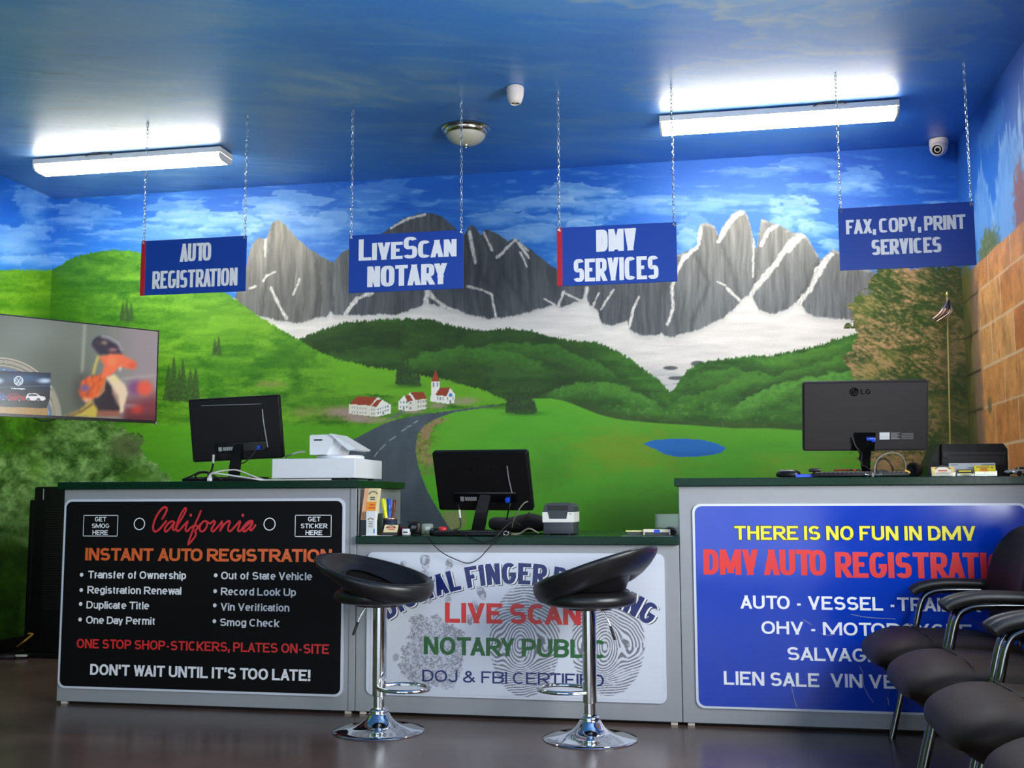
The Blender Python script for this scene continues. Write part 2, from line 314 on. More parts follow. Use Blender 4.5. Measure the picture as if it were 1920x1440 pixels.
def paint_back(x, y, P):
    c = sky_paint(x, y); n1 = fb(x/9, y/9, 3, 40); jx = (n1-.5)
    # mountains
    m = below(x, y+jx*5, RIDGE1, 1.2)
    vst = fb(x/7+fb(x/60, y/60, 2, 44)*2, y/95, 4, 41); fine = fb(x/2.6, y/30, 3, 42); t = np.clip((y-400)/190, 0, 1)
    lf = 1-ss(560, 640, x); mid = ss(600, 680, x)*(1-ss(1040, 1100, x)); rt = ss(1230, 1290, x)
    base = np.array([112, 114, 112.])[None]*np.ones((len(x), 1))
    mx(base, (172, 164, 144), lf*(1-t)); mx(base, (104, 104, 100), lf*t*.9); mx(base, (78, 82, 86), mid*.95); mx(base, (140, 138, 128), rt*(1-t)**1.2); mx(base, (104, 108, 108), rt*t*.8)
    mx(base, (80, 84, 88), ss(1050, 1100, x)*(1-ss(1250, 1290, x))*.8)
    k = (vst-.5)*1.0+(fine-.5)*.45; base *= (1+k*.52)[:, None]
    for pts in ([(512, 420), (505, 480), (490, 590)], [(590, 473), (600, 540), (590, 600)], [(625, 493), (622, 550), (620, 590)], [(866, 446), (905, 520), (960, 590)], [(905, 440), (950, 520), (990, 580)], [(1349, 445), (1375, 520), (1388, 560)], [(1418, 470), (1416, 520), (1412, 548)], [(1537, 487), (1520, 520), (1500, 560)], [(1300, 470), (1330, 530), (1300, 600)], [(1178, 560), (1176, 600)], [(1120, 540), (1110, 575)]):
        mx(base, (58, 60, 60), line(x+jx*8, y, pts, 5, 14)*.5)
    mx(c, (0, 0, 0), m*0); c += (base-c)*m[:, None]
    mx(c, (216, 212, 202), m*(1-ss(2, 9, np.abs(y-np.interp(x, *zip(*RIDGE1)))))*rt*.4*ss(.4, .6, fb(x/12, y/6, 3, 47)))
    sj = (fb(x/5, y/5, 3, 46)-.5)*7; sw = fb(x/13, y/13, 3, 48); sb = fb(x/2.2, y/6, 2, 49)
    for pts, w in SNOW:
        P_ = np.array(pts); s = np.where((x > P_[:, 0].min()-14) & (x < P_[:, 0].max()+14) & (y > P_[:, 1].min()-14) & (y < P_[:, 1].max()+14))[0]
        if len(s):
            cc = c[s]; mx(cc, (228, 224, 216), (1-ss(w*(.05+.6*sw[s]), w*(.2+.85*sw[s])+1.2, pld(x[s]+sj[s]*.4, y[s]+sj[s]*.3, pts)))*m[s]*(.45+.75*sb[s])); c[s] = cc
    # glacier below the cliffs
    g = below(x, y+jx*6+(fb(x/3, y/40, 2, 50)-.5)*4, MBASE, 2.2); gl = np.array([222, 217, 210.])*(.93+.16*fb(x/60, y/7, 4, 51))[:, None]
    mx(gl, (165, 168, 165), (1-ss(0, 14, y-np.interp(x, *zip(*MBASE))))*.35)
    mx(gl, (168, 172, 172), ss(1195, 1215, x)*(1-ss(1295, 1310, x))*ss(680, 720, y)*(.35+.5*ss(.45, .6, fb(x/20, y/6, 3, 52))))
    mx(gl, (95, 98, 96), np.maximum(blob(x, y, 1257, 690, 15, 4, .3), np.maximum(blob(x, y, 1268, 709, 17, 4, .3), blob(x, y, 1309, 682, 15, 6, .3))))
    c += (gl-c)*g[:, None]
    # wooded hills
    tuft = (fb(x/2.2, y/9, 2, 55)-.5)*9+(n1-.5)*3
    h = below(x, y+tuft, HILLS, 1.6); d = np.empty((len(x), 3)); d[:] = (40, 68, 24)
    rr = ss(1000, 1200, x); grass(x, y, d, (34, 60, 20), (56, 92, 34), 1-rr, 60, 60, 14); grass(x, y, d, (40, 84, 22), (74, 128, 40), rr, 62, 50, 12)
    for pts, up, am in (([(560, 690), (620, 660), (700, 650), (790, 655), (860, 680)], (70, 120, 38), .3), ([(740, 685), (800, 660), (870, 648), (960, 660), (1040, 690)], (72, 128, 40), .6), ([(880, 655), (950, 640), (1040, 646), (1120, 680), (1180, 720)], (70, 130, 40), .55), ([(1010, 740), (1080, 718), (1140, 716), (1200, 735), (1250, 770)], (86, 150, 48), .7), ([(1300, 700), (1370, 690), (1450, 705), (1500, 690), (1600, 660)], (84, 145, 46), .6), ([(1360, 770), (1400, 745), (1450, 725), (1520, 705), (1620, 690)], (98, 165, 58), .75), ([(1250, 760), (1290, 740), (1340, 730), (1400, 700)], (84, 145, 46), .5), ([(1420, 670), (1500, 662), (1590, 640)], (90, 150, 40), .5)):
        yy = np.interp(x, *zip(*pts)); e = y-yy+(fb(x/14, y/9, 3, 66)-.5)*16
        mx(d, up, ss(-2, 3, e)*(1-ss(4, 42, e))*am*(.45+fb(x/5, y/4, 3, 67))*ss(pts[0][0]-10, pts[0][0]+40, x)*(1-ss(pts[-1][0]-40, pts[-1][0]+10, x)))
        mx(d, (28, 50, 16), ss(-26, -3, e)*(1-ss(-3, 1, e))*am*.6*ss(pts[0][0]-10, pts[0][0]+40, x)*(1-ss(pts[-1][0]-40, pts[-1][0]+10, x)))
    mx(d, (104, 160, 70), ss(.56, .72, fb(x/9, y/7, 4, 68))*ss(730, 770, y)*ss(1100, 1200, x)*(1-ss(1420, 1500, x))*.6)
    mx(d, (58, 72, 34), ss(.4, .8, (y-np.interp(x, *zip(*MEAD))+30)/30)*ss(1070, 1110, x)*.5)
    c += (d-c)*h[:, None]
    # near left hill and its light meadow
    hl = below(x, y+tuft*.8, SKYL, 1.6)*(1-ss(951, 956, x)); L_ = np.empty((len(x), 3)); L_[:] = (84, 148, 30)
    grass(x, y, L_, (46, 106, 14), (112, 168, 40), np.ones(len(x)), 70, 40, 11)
    mx(L_, (44, 100, 12), (1-ss(110, 300, x+(n1-.5)*120))*.55); mx(L_, (124, 178, 44), blob(x, y, 420, 600, 150, 60, .9)*.55); mx(L_, (52, 108, 20), blob(x, y, 545, 670, 60, 26, .8, n1)*.6)
    mx(L_, (48, 104, 20), blob(x, y, 420, 690, 110, 30, .9, n1)*.35)
    md = [(540, 687), (580, 678), (640, 690), (700, 705), (760, 735), (800, 735), (960, 748), (960, 790), (700, 752), (640, 742), (590, 728), (560, 712)]
    ml = poly(x+jx*6, y+jx*6, [(548, 690), (575, 676), (600, 662), (640, 674), (700, 686), (740, 692), (800, 702), (850, 713), (900, 728), (960, 755), (880, 762), (800, 752), (745, 742), (690, 738), (650, 742), (600, 725)])
    L_ += (np.array([104, 168, 34.])*(.94+.12*fb(x/30, y/8, 3, 73))[:, None]-L_)*(ml*ss(548, 660, x+(n1-.5)*60))[:, None]
    mx(L_, (150, 140, 88), np.maximum(blob(x, y, 505, 720, 36, 8, .8, n1, 1.), np.maximum(blob(x, y, 570, 772, 30, 12, .8, n1, 1.), blob(x, y, 640, 775, 60, 16, .8, n1, 1.)))*.55)
    mx(L_, (64, 118, 24), blob(x, y, 600, 748, 80, 24, .9, n1)*.35)
    mx(L_, (92, 166, 30), ss(790, 802, y+jx*10)*(1-ss(760, 790, x))*.85)
    c += (L_-c)*(hl*(1-ss(905, 960, y)*0))[:, None]
    # front meadow
    f = below(x, y, MEAD, 1.2); f = np.maximum(f, ss(764, 770, y)*ss(800, 840, x)*(1-ss(985, 1000, x))); F = np.empty((len(x), 3)); F[:] = (86, 168, 36)
    F *= (.95+.1*fb(x/50, y/14, 3, 76))[:, None]; mx(F, (104, 176, 40), (1-ss(0, 35, y-np.interp(x, *zip(*MEAD))))*.6)
    yl = blob(x, y, 1175, 845, 140, 55, .9, fb(x/30, y/12, 4, 77), 1.); mx(F, (134, 156, 26), yl*(.4+.5*fb(x/10, y/4, 3, 78)))
    mx(F, (138, 160, 30), ss(1380, 1450, x)*ss(835, 860, y)*.55*fb(x/30, y/9, 3, 79)); mx(F, (62, 114, 18), ss(880, 985, y+(n1-.5)*20)*ss(1020, 1180, x)*.8); mx(F, (68, 128, 24), blob(x, y, 1030, 880, 60, 60, .9, n1)*.5)
    c += (F-c)*f[:, None]
    lk = poly(x, y, [(1206, 832), (1222, 826), (1250, 823.5), (1285, 822.5), (1318, 825), (1345, 832), (1361, 840), (1354, 848), (1335, 853), (1300, 857), (1265, 856), (1245, 851), (1228, 842), (1214, 836)])
    mx(c, (36, 116, 196), lk); mx(c, (28, 98, 178), lk*ss(842, 852, y)*.6)
    # road
    rd = poly(x, y, [(951, 759), (925, 760), (890, 764), (852, 769), (806, 775), (760, 783), (728, 791), (698, 805), (676, 817), (652, 829), (600, 862), (500, 930), (420, 1010), (380, 1250), (980, 1250), (905, 1080), (862, 1018), (840, 986), (829, 968), (815, 945), (802, 922), (790, 892), (783, 869), (779, 842), (783, 814), (797, 796), (820, 784), (852, 773), (898, 766)])
    vg = poly(x+(fb(x/4, y/4, 3, 81)-.5)*26, y, [(822, 783), (838, 786), (815, 800), (806, 815), (803, 838), (806, 846), (812, 862), (826, 890), (812, 892), (790, 892), (778, 842), (786, 806)])
    vv = np.array([128, 126, 62.])*(.6+.8*fb(x/5, y/4, 3, 82))[:, None]; mx(vv, (172, 128, 104), ss(.5, .64, fb(x/12, y/8, 3, 83))*.8); mx(vv, (88, 150, 46), ss(862, 880, y)*.7); c += (vv-c)*(vg*.9)[:, None]
    mx(c, (150, 140, 104), blob(x, y, 850, 975, 26, 26, .5, fb(x/5, y/5, 3, 84), 1.)*.8)
    R = np.array([78, 88, 96.])*(.86+.28*fb(x/30+y/60, y/60-x/40, 4, 85))[:, None]; mx(R, (62, 74, 84), ss(880, 960, y)*.5); c += (R-c)*rd[:, None]
    for a, b in (((745, 690), (715, 700)), ((705, 714), (668, 735)), ((618, 778), (570, 810)), ((532, 846), (490, 887)), ((472, 905), (446, 942)), ((800, 650), (770, 668))):
        mx(c, (176, 184, 186), line(x, y, [(600+a[0]/4.364, 640+a[1]/4.364), (600+b[0]/4.364, 640+b[1]/4.364)], 2.1, 1.4)*.75)
    mx(c, (104, 112, 108), poly(x, y, [(737, 778), (754, 769), (762, 771), (744, 783), (722, 789)])*.8)
    # village
    q = lambda pts: [(600+a/4.364, 640+b/4.364) for a, b in pts]
    fl = fb(x/3, y/3, 3, 90)
    for cx, cy, rx, ry in ((690, 787, 46, 9), (668, 780, 30, 12), (775, 772, 26, 5), (822, 761, 24, 7), (868, 752, 34, 9), (640, 772, 40, 12)):
        mx(c, (186, 142, 160), blob(x, y, cx, cy, rx, ry, .8, fl, 1.1)*(.35+.6*fl))
    W, W2, RF = (226, 222, 206), (240, 238, 228), (152, 66, 40)
    for pts, col in (([(238, 512), (410, 524), (460, 536), (458, 618), (405, 612), (238, 592)], W), ([(460, 536), (510, 479), (580, 520), (578, 590), (458, 618)], W2), ([(411, 526), (470, 456), (506, 474), (468, 480), (416, 532)], W), ([(243, 515), (300, 452), (468, 456), (413, 525)], RF), ([(416, 532), (468, 478), (510, 478), (461, 536)], RF),
                     ([(642, 490), (688, 444), (727, 490), (720, 573), (642, 556)], W2), ([(714, 490), (766, 488), (765, 572), (719, 574)], W), ([(766, 482), (875, 470), (873, 550), (765, 572)], W), ([(722, 432), (738, 419), (782, 480), (766, 490)], W2), ([(738, 418), (845, 413), (875, 468), (781, 480)], RF), ([(690, 443), (735, 440), (765, 488), (716, 492)], RF),
                     ([(910, 328), (978, 325), (980, 420), (945, 440), (942, 500), (905, 491)], W2), ([(946, 230), (977, 326), (911, 329)], (160, 68, 42)), ([(943, 440), (1036, 448), (1037, 510), (908, 492)], W2), ([(1064, 382), (1103, 430), (1100, 507), (1036, 511), (1035, 448)], W2), ([(978, 382), (1066, 380), (1036, 448), (943, 440)], RF)):
        mx(c, col, poly(x, y, q(pts)))
    win = []
    for r, y0 in ((0, 542), (1, 578)):
        win += [(262+22*k, y0+k*1.6, 6, 13) for k in range(6)]+[(424, y0+14, 7, 14), (442, y0+14, 7, 14)]+[(475+20*k, y0+(8 if r else 14)-k*6, 8, 15) for k in range(5)]
        win += [(658+26*k, 498+r*40, 9, 16) for k in range(3)]+[(742, 505+r*42, 12, 15)]+[(805+20*k, 496+r*38-k*2, 9, 16) for k in range(4)]
    win += [(930, 355, 10, 34), (962, 353, 10, 34), (964, 466, 8, 26), (985, 468, 8, 26), (1006, 470, 8, 26), (1046, 470, 6, 26), (1089, 466, 6, 24), (1067, 492, 14, 26), (518, 588, 14, 20), (683, 550, 12, 22)]
    for a, b, w, h_ in win:
        a, b = 600+a/4.364, 640+b/4.364; w, h_ = w/4.364, h_/4.364
        s = np.where((abs(x-a) < 8) & (abs(y-b) < 8))[0]
        if len(s): cc = c[s]; mx(cc, (88, 98, 102), (1-ss(w*.5-.4, w*.5+.5, abs(x[s]-a)))*(1-ss(h_*.5-.4, h_*.5+.5, abs(y[s]-b)))*.8); c[s] = cc
    mx(c, (74, 140, 196), blob(x, y, 844.7, 740.8, 3.9, 3.9, .2))
    D = (46, 70, 34)
    conifers(c, x, y, [(230, 601, 34, 11), (238, 603, 42, 11), (246, 602, 36, 10), (403, 665, 30, 11), (410, 666, 36, 11), (316, 750, 66, 20), (326, 752, 84, 20), (336, 750, 60, 18), (343, 752, 80, 20), (357, 753, 62, 20), (367, 752, 66, 18)], (56, 84, 36))
    conifers(c, x, y, [(746, 720, 34, 11), (751, 722, 40, 11), (756, 722, 54, 13), (764, 722, 50, 13), (771, 724, 40, 14), (777, 724, 30, 13), (784, 724, 34, 11)], D)
    conifers(c, x, y, [(953, 771, 40, 11), (958, 774, 24, 16), (963, 773, 44, 11), (970, 775, 58, 12), (975, 776, 24, 22), (979, 775, 44, 11), (986, 776, 50, 12), (992, 776, 30, 16), (996, 775, 46, 11), (1001, 774, 24, 13)], D)
    mx(c, (44, 90, 22), blob(x, y, 985, 775, 48, 6, .9)*.6); mx(c, (60, 110, 24), blob(x, y, 765, 724, 42, 5, .9)*.6)
    # shrubs in the right corner, bushes in the left corner
    hw = fb(x/24, y/24, 3, 100)
    sh = poly(x+(hw-.5)*46, y+(fb(x/6, y/6, 3, 101)-.5)*20, [(1652, 498), (1700, 500), (1830, 500), (1830, 1000), (1560, 1000), (1585, 905), (1640, 868), (1600, 850), (1612, 760), (1598, 720), (1606, 690), (1582, 672), (1606, 640), (1590, 612), (1604, 600), (1590, 572), (1622, 548), (1636, 522)])
    wv = fb(x/55, y/40, 3, 102); a_ = x*.92+y*.38; b_ = y*.92-x*.38; ft = fb(x/3, y/2.4, 3, 104); t1 = fb(a_/15+wv*2.5, b_/4.6+wv*4, 3, 103); t2 = fb(a_/6+wv*4, b_/2.6, 3, 105); cl = fb(x/48+wv, y/26+wv*2, 3, 106)
    k = np.clip((cl-.38)*2.1+(t1-.5)*1.5+(t2-.5)*1.1+(ft-.5)*.7+.12, 0, 1)[:, None]; S = np.array([58, 82, 28.])*(1-k)+np.array([178, 142, 98.])*k; S *= (.78+.44*t2)[:, None]
    S += (np.array([126, 136, 60.])-S)*(ss(.55, .75, fb(x/60, y/60, 2, 107))*.35)[:, None]; mx(S, (58, 60, 34), ss(1725, 1782, x)*.5); mx(S, (176, 128, 92), ss(840, 870, y)*ss(.35, .6, ft)*.6)
    c += (S-c)*sh[:, None]
    bm_ = poly(x+(hw-.5)*60, y+(n1-.5)*24, [(0, 793), (120, 785), (215, 792), (280, 830), (276, 862), (312, 884), (322, 1400), (0, 1400)])
    bushes(x, y, c, bm_); mx(c, (84, 92, 58), blob(x, y, 238, 838, 46, 28, .6, n1)*.7*bm_)
    mx(c, (104, 158, 52), blob(x, y, 268, 895, 46, 20, .6, n1)*.5)
    mx(c, (46, 76, 24), ss(940, 1060, y)*.7*(1-ss(330, 420, x)))
    return c

def paint_left(x, y, P):
    Y, Z = P[:, 1], P[:, 2]; e = (Y-YB)*230+98; x = np.where(Y < 5.0, e, x)   # beyond the frame the painting just carries on
    y = np.where(Y < 5.0, 936-(Z-CAMH)*300, y)
    c = sky_paint(x, y); n1 = fb(x/9, y/9, 3, 40)
    h = ss(-1.5, 1.5, y+(fb(x/2.2, y/9, 2, 55)-.5)*6-506)
    L_ = np.empty((len(x), 3)); L_[:] = (84, 148, 30); grass(x, y, L_, (66, 126, 18), (124, 176, 40), np.ones(len(x)), 70, 40, 11); mx(L_, (48, 104, 14), ss(20, 98, x)*ss(540, 590, y)*.6)
    c += (L_-c)*h[:, None]; bushes(x, y, c, ss(775, 800, y+(n1-.5)*30)); mx(c, (46, 76, 24), ss(950, 1080, y)*.6)
    return c

def paint_right(x, y, P):
    Y, Z = P[:, 1], P[:, 2]; px = (YB-Y)*300; py = 940-(Z-CAMH)*300
    g = np.clip((3.1-Z)/1.0, 0, 1)[:, None]; c = np.array([24, 84, 172.])*(1-g)+np.array([60, 132, 214.])*g
    n = fb(px/60, py/90, 4, 110); fv = fb(px/9, py/60, 4, 111)
    for cy, cz, ry, rz, a in ((5.55, 2.35, .38, .42, .8), (5.05, 2.45, .30, .62, .75), (6.15, 2.42, .22, .34, .65), (4.4, 2.5, .5, .5, .7), (3.5, 2.6, .5, .4, .5), (2., 2.6, .8, .4, .5), (5.9, 2.9, .3, .1, .3)):
        d = np.hypot((Y-cy)/ry, (Z-cz)/rz)+(fv-.5)*.9; mx(c, (128, 172, 220), (1-ss(.5, 1.1, d))*a); mx(c, (172, 202, 230), ss(.7, .98, d)*(1-ss(.98, 1.06, d))*(Z > cz)*a*.7)
    tr = blob(Y, Z, 6.05, 2.30, .24, .12, .4, fb(px/8, py/8, 3, 112), .8); mx(c, (92, 102, 46), tr*.9); mx(c, (130, 140, 70), tr*ss(.5, .6, fb(px/5, py/4, 3, 113))*.8)
    tp = blob(Y, Z, 5.42, 2.36, .12, .24, .4, fb(px/8, py/8, 3, 114), .8); mx(c, (150, 96, 84), tp*.9)
    # block wall
    top = 2.28+(fb(px/40, py*0, 2, 115)-.5)*.02
    br = ss(-.006, .006, top-Z); row = np.floor((2.125-Z)/.2185); vfr = (2.125-Z)/.2185-row; row0 = row
    off = np.where(np.mod(row, 2) == 0, 0., .225); u = (6.31+.45*3-Y-off)/.45; ci = np.floor(u); uf = u-ci
    hsh = vn(ci*3.7+row*11.3, row*7.1+ci*1.9, 3); hs2 = vn(ci*5.1+row*3.3, row*2.7+ci*9.1, 9)
    B = np.empty((len(x), 3)); B[:] = (212, 146, 84); mx(B, (190, 108, 58), ss(.5, .85, hsh)*.8); mx(B, (220, 164, 104), ss(.5, .8, hs2)*.8)
    B *= (.84+.32*fb(px/26, py/26, 4, 116))[:, None]; B *= (.92+.16*fb(px/2.5, py/2.5, 2, 117))[:, None]
    mx(B, (138, 84, 48), ss(.58, .76, fb(px/14, py/50, 4, 118))*.35)
    dv = np.minimum(uf, 1-uf)*.45; dh = np.minimum(vfr, 1-vfr)*.2185; w = .0025+.004*fb(px/12, py/12, 2, 119)
    mo = np.maximum(1-ss(w*.8, w*1.7, dv), 1-ss(w, w*2, dh)); mx(B, (226, 196, 158), mo*.85)
    cr = blob(Y, Z, 6.2, 1.47, .05, .05, .6, fb(px/5, py/5, 3, 120), .9); mx(B, (104, 100, 78), cr*.8)
    gz = ss(6.28, 6.42, Y+(fb(px/30, py/30, 3, 121)-.5)*.12); G = np.array([118, 104, 72.])*(.65+.7*fb(px/8, py/30, 4, 122))[:, None]; mx(G, (146, 112, 100), (1-ss(6.4, 6.52, Y))*.75); mx(G, (74, 88, 36), ss(6.5, 6.7, Y)*.8)
    mx(G, (40, 38, 22), mo*(dh < .02)*.7); B += (G-B)*gz[:, None]
    c += (B-c)*br[:, None]; sb = blob(Y, Z, 6.62, 2.25, .18, .14, .5, fb(px/6, py/6, 3, 123), .9); mx(c, (100, 98, 48), sb*.9)
    return c

def paint_ceiling(x, y, P):
    X, Y = P[:, 0], P[:, 1]; w = fb(X*1.1, Y*1.1, 3, 130); a = X*.94+Y*.34; b = Y*.94-X*.34
    c = np.empty((len(X), 3)); c[:] = (52, 128, 212)
    mx(c, (40, 112, 198), ss(.45, .7, fb(X*.8, Y*.8, 3, 131))*.8)
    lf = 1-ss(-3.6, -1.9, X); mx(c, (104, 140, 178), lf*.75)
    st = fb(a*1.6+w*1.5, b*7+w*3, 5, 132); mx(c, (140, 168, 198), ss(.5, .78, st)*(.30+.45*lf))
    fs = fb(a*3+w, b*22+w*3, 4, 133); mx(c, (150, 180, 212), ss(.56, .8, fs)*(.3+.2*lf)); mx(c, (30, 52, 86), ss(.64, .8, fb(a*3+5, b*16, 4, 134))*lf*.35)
    dg = fb((X*.62-Y*.78)*5+w*2, (X*.78+Y*.62)*2.2, 4, 136); mx(c, (134, 162, 190), ss(.5, .72, dg)*blob(X, Y, -1.8, 5.15, .75, .42, .8)*.7)
    for cx, cy, rx, ry, al in ((.05, 4.35, .55, .22, .7), (.55, 4.45, .5, .35, .75), (.75, 4.9, .55, .3, .5), (-1.9, 5.1, .6, .25, .35), (-1.5, 5.3, .5, .15, .35), (-.5, 5.9, .5, .12, .35), (-.2, 6.15, .5, .1, .3), (.6, 6.35, .6, .14, .25), (-2.6, 4.2, 1., .3, .4), (-.3, 4.1, .5, .2, .5), (-3.4, 5.2, .8, .4, .45), (-2.7, 6.4, .5, .1, .3), (.3, 5.4, .7, .25, .45), (0, 2.6, 1.2, .5, .6), (-3, 2, 1.2, .6, .6), (-1, 0, 1.5, .7, .6)):
        d = np.hypot((X-cx)/rx, (Y-cy)/ry)+(fb(X*4+w, Y*7, 4, 135)-.5)*1.1; mx(c, (150, 172, 196), (1-ss(.35, 1.1, d))*al); mx(c, (214, 200, 178), ss(.75, .98, d)*(1-ss(.98, 1.05, d))*al*.55*(X > -.6))
    return c

MAT_MURAL = MP('painted_plaster', .5, .05, 90., .35)
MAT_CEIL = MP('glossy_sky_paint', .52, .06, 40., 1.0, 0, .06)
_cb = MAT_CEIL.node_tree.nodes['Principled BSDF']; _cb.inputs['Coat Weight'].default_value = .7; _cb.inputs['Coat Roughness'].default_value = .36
# ------------------------------------------------------------------ the room
dark = M('baseboard_black', (24, 22, 22), .45)
def backed(o, a, b):        # give a painted sheet the thickness of a wall
    me = o.data; bm = bmesh.new(); bm.from_mesh(me)
    g = bmesh.ops.create_cube(bm, size=1, matrix=Matrix.Translation([(a[i]+b[i])/2 for i in range(3)]) @ Matrix.Diagonal([b[i]-a[i] for i in range(3)]+[1]))
    cl = bm.verts.layers.float_color['paint']
    for v in g['verts']: v[cl] = (.5, .5, .5, 1)
    bm.to_mesh(me); bm.free(); return struct(o)
wb = sheet('wall_back', (XL, YB, 0), (XR-XL, 0, 0), (0, 0, H), 1180, 610, paint_back, MAT_MURAL); struct(wb)
wl = sheet('wall_left', (XL, YF, 0), (0, YB-YF, 0), (0, 0, H), 900, 300, paint_left, MAT_MURAL); struct(wl)
wr = sheet('wall_right', (XR, YB, 0), (0, WIN[1]-YB, 0), (0, 0, H), 420, 420, paint_right, MAT_MURAL); struct(wr)
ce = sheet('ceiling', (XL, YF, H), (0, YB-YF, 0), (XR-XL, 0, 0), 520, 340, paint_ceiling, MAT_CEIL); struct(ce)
# the rest of the right wall around its window, painted in the same block work
for nm, a, b, k in (('wall_right_front', (XR, WIN[0], 0), (0, YF-WIN[0], 0), 60), ('wall_right_sill', (XR, WIN[1], 0), (0, WIN[0]-WIN[1], 0), 60), ('wall_right_head', (XR, WIN[1], WIN[3]), (0, WIN[0]-WIN[1], 0), 60)):
    hh = {'wall_right_front': H, 'wall_right_sill': WIN[2], 'wall_right_head': H-WIN[3]}[nm]
    struct(sheet(nm, a, b, (0, 0, hh), 160, 120, paint_right, MAT_MURAL))
plaster = M('outer_wall_plaster', (150, 150, 150), .8, 0, .08, 8.)
# backing masonry behind the painted faces
m_ = MB(); m_.bb((XL-.16, YB+.005, 0), (XR+.16, YB+.15, H+.12)); struct(m_.obj('wall_back_masonry', plaster))
m_ = MB(); m_.bb((XL-.15, YF-.15, 0), (XL-.005, YB, H+.12)); struct(m_.obj('wall_left_masonry', plaster))
m_ = MB()
for a, b in (((XR+.005, WIN[1], 0), (XR+.15, YB, H+.12)), ((XR+.005, YF-.15, 0), (XR+.15, WIN[0], H+.12)), ((XR+.005, WIN[0], 0), (XR+.15, WIN[1], WIN[2])), ((XR+.005, WIN[0], WIN[3]), (XR+.15, WIN[1], H+.12))): m_.bb(a, b)
struct(m_.obj('wall_right_masonry', plaster))
m_ = MB(); m_.bb((XL-.15, YF-.15, H+.005), (XR+.15, YB+.15, H+.15)); struct(m_.obj('ceiling_slab', plaster))
# shopfront wall behind the viewer
m_ = MB(); xs = [XL]+[v for q_ in BAYS for v in q_]+[XR]
for i in range(0, len(xs), 2): m_.bb((xs[i], YF-.15, 0), (xs[i+1], YF, H))
m_.bb((BAYS[0][0], YF-.15, 2.45), (BAYS[-1][1], YF, H)); struct(m_.obj('wall_front', M('front_wall_paint', (92, 140, 190), .7)))
alu = M('window_aluminium', (120, 122, 124), .35, .9); pane = glass_mat('window_glass', (.96, .98, .98), .06)
def window(name, parts, panes):
    m_ = MB()
    for a, b in parts: m_.bb(a, b, .004, 1)
    f = struct(m_.obj(name, alu)); m_ = MB()
    for a, b in panes: m_.bb(a, b)
    g = m_.obj('pane', pane, f); return f
for i, (a, b) in enumerate(BAYS):
    y0, y1 = YF-.1, YF-.05
    window('window_%d' % (i+1), [((a, y0, 0), (a+.05, y1, 2.45)), ((b-.05, y0, 0), (b, y1, 2.45)), ((a, y0, 2.4), (b, y1, 2.45)), ((a, y0, 0), (b, y1, .1)), ((a, y0, 2.0), (b, y1, 2.05))]+([(((a+b)/2-.025, y0, 0), ((a+b)/2+.025, y1, 2.4))] if b-a > 1.5 else [((a, y0-.01, .95), (b, y1+.02, 1.05))]), [((a+.03, YF-.078, .05), (b-.03, YF-.072, 2.42))])
w0, w1, z0, z1 = WIN; xa, xb = XR+.05, XR+.1
window('window_4', [((xa, w0, z0), (xb, w0+.05, z1)), ((xa, w1-.05, z0), (xb, w1, z1)), ((xa, w0, z1-.05), (xb, w1, z1)), ((xa, w0, z0), (xb, w1, z0+.05)), ((xa, (w0+w1)/2-.025, z0), (xb, (w0+w1)/2+.025, z1))], [((XR+.072, w0+.03, z0+.03), (XR+.078, w1-.03, z1-.03))])
# floor: dark stained, polished concrete
fm = M('stained_concrete', (92, 74, 66), .24, 0, .35, 2.2, .03, 0, 0, .5)
nt = fm.node_tree; nt.nodes['Noise Texture'].inputs['Detail'].default_value = 9; nt.nodes['Noise Texture'].inputs['Roughness'].default_value = .65
m_ = MB(); m_.bb((XL-.15, YF-.15, -.1), (XR+.15, YB+.15, 0)); struct(m_.obj('floor', fm))
m_ = MB(); m_.bb((XL+.013, YB-.012, 0), (XR-.013, YB-.001, .09), .003); struct(m_.obj('baseboard_back', dark))
m_ = MB(); m_.bb((XL+.001, YF, 0), (XL+.012, YB-.013, .09), .003); struct(m_.obj('baseboard_left', dark))
m_ = MB(); m_.bb((XR-.012, YF, 0), (XR-.001, YB-.013, .09), .003); struct(m_.obj('baseboard_right', dark))
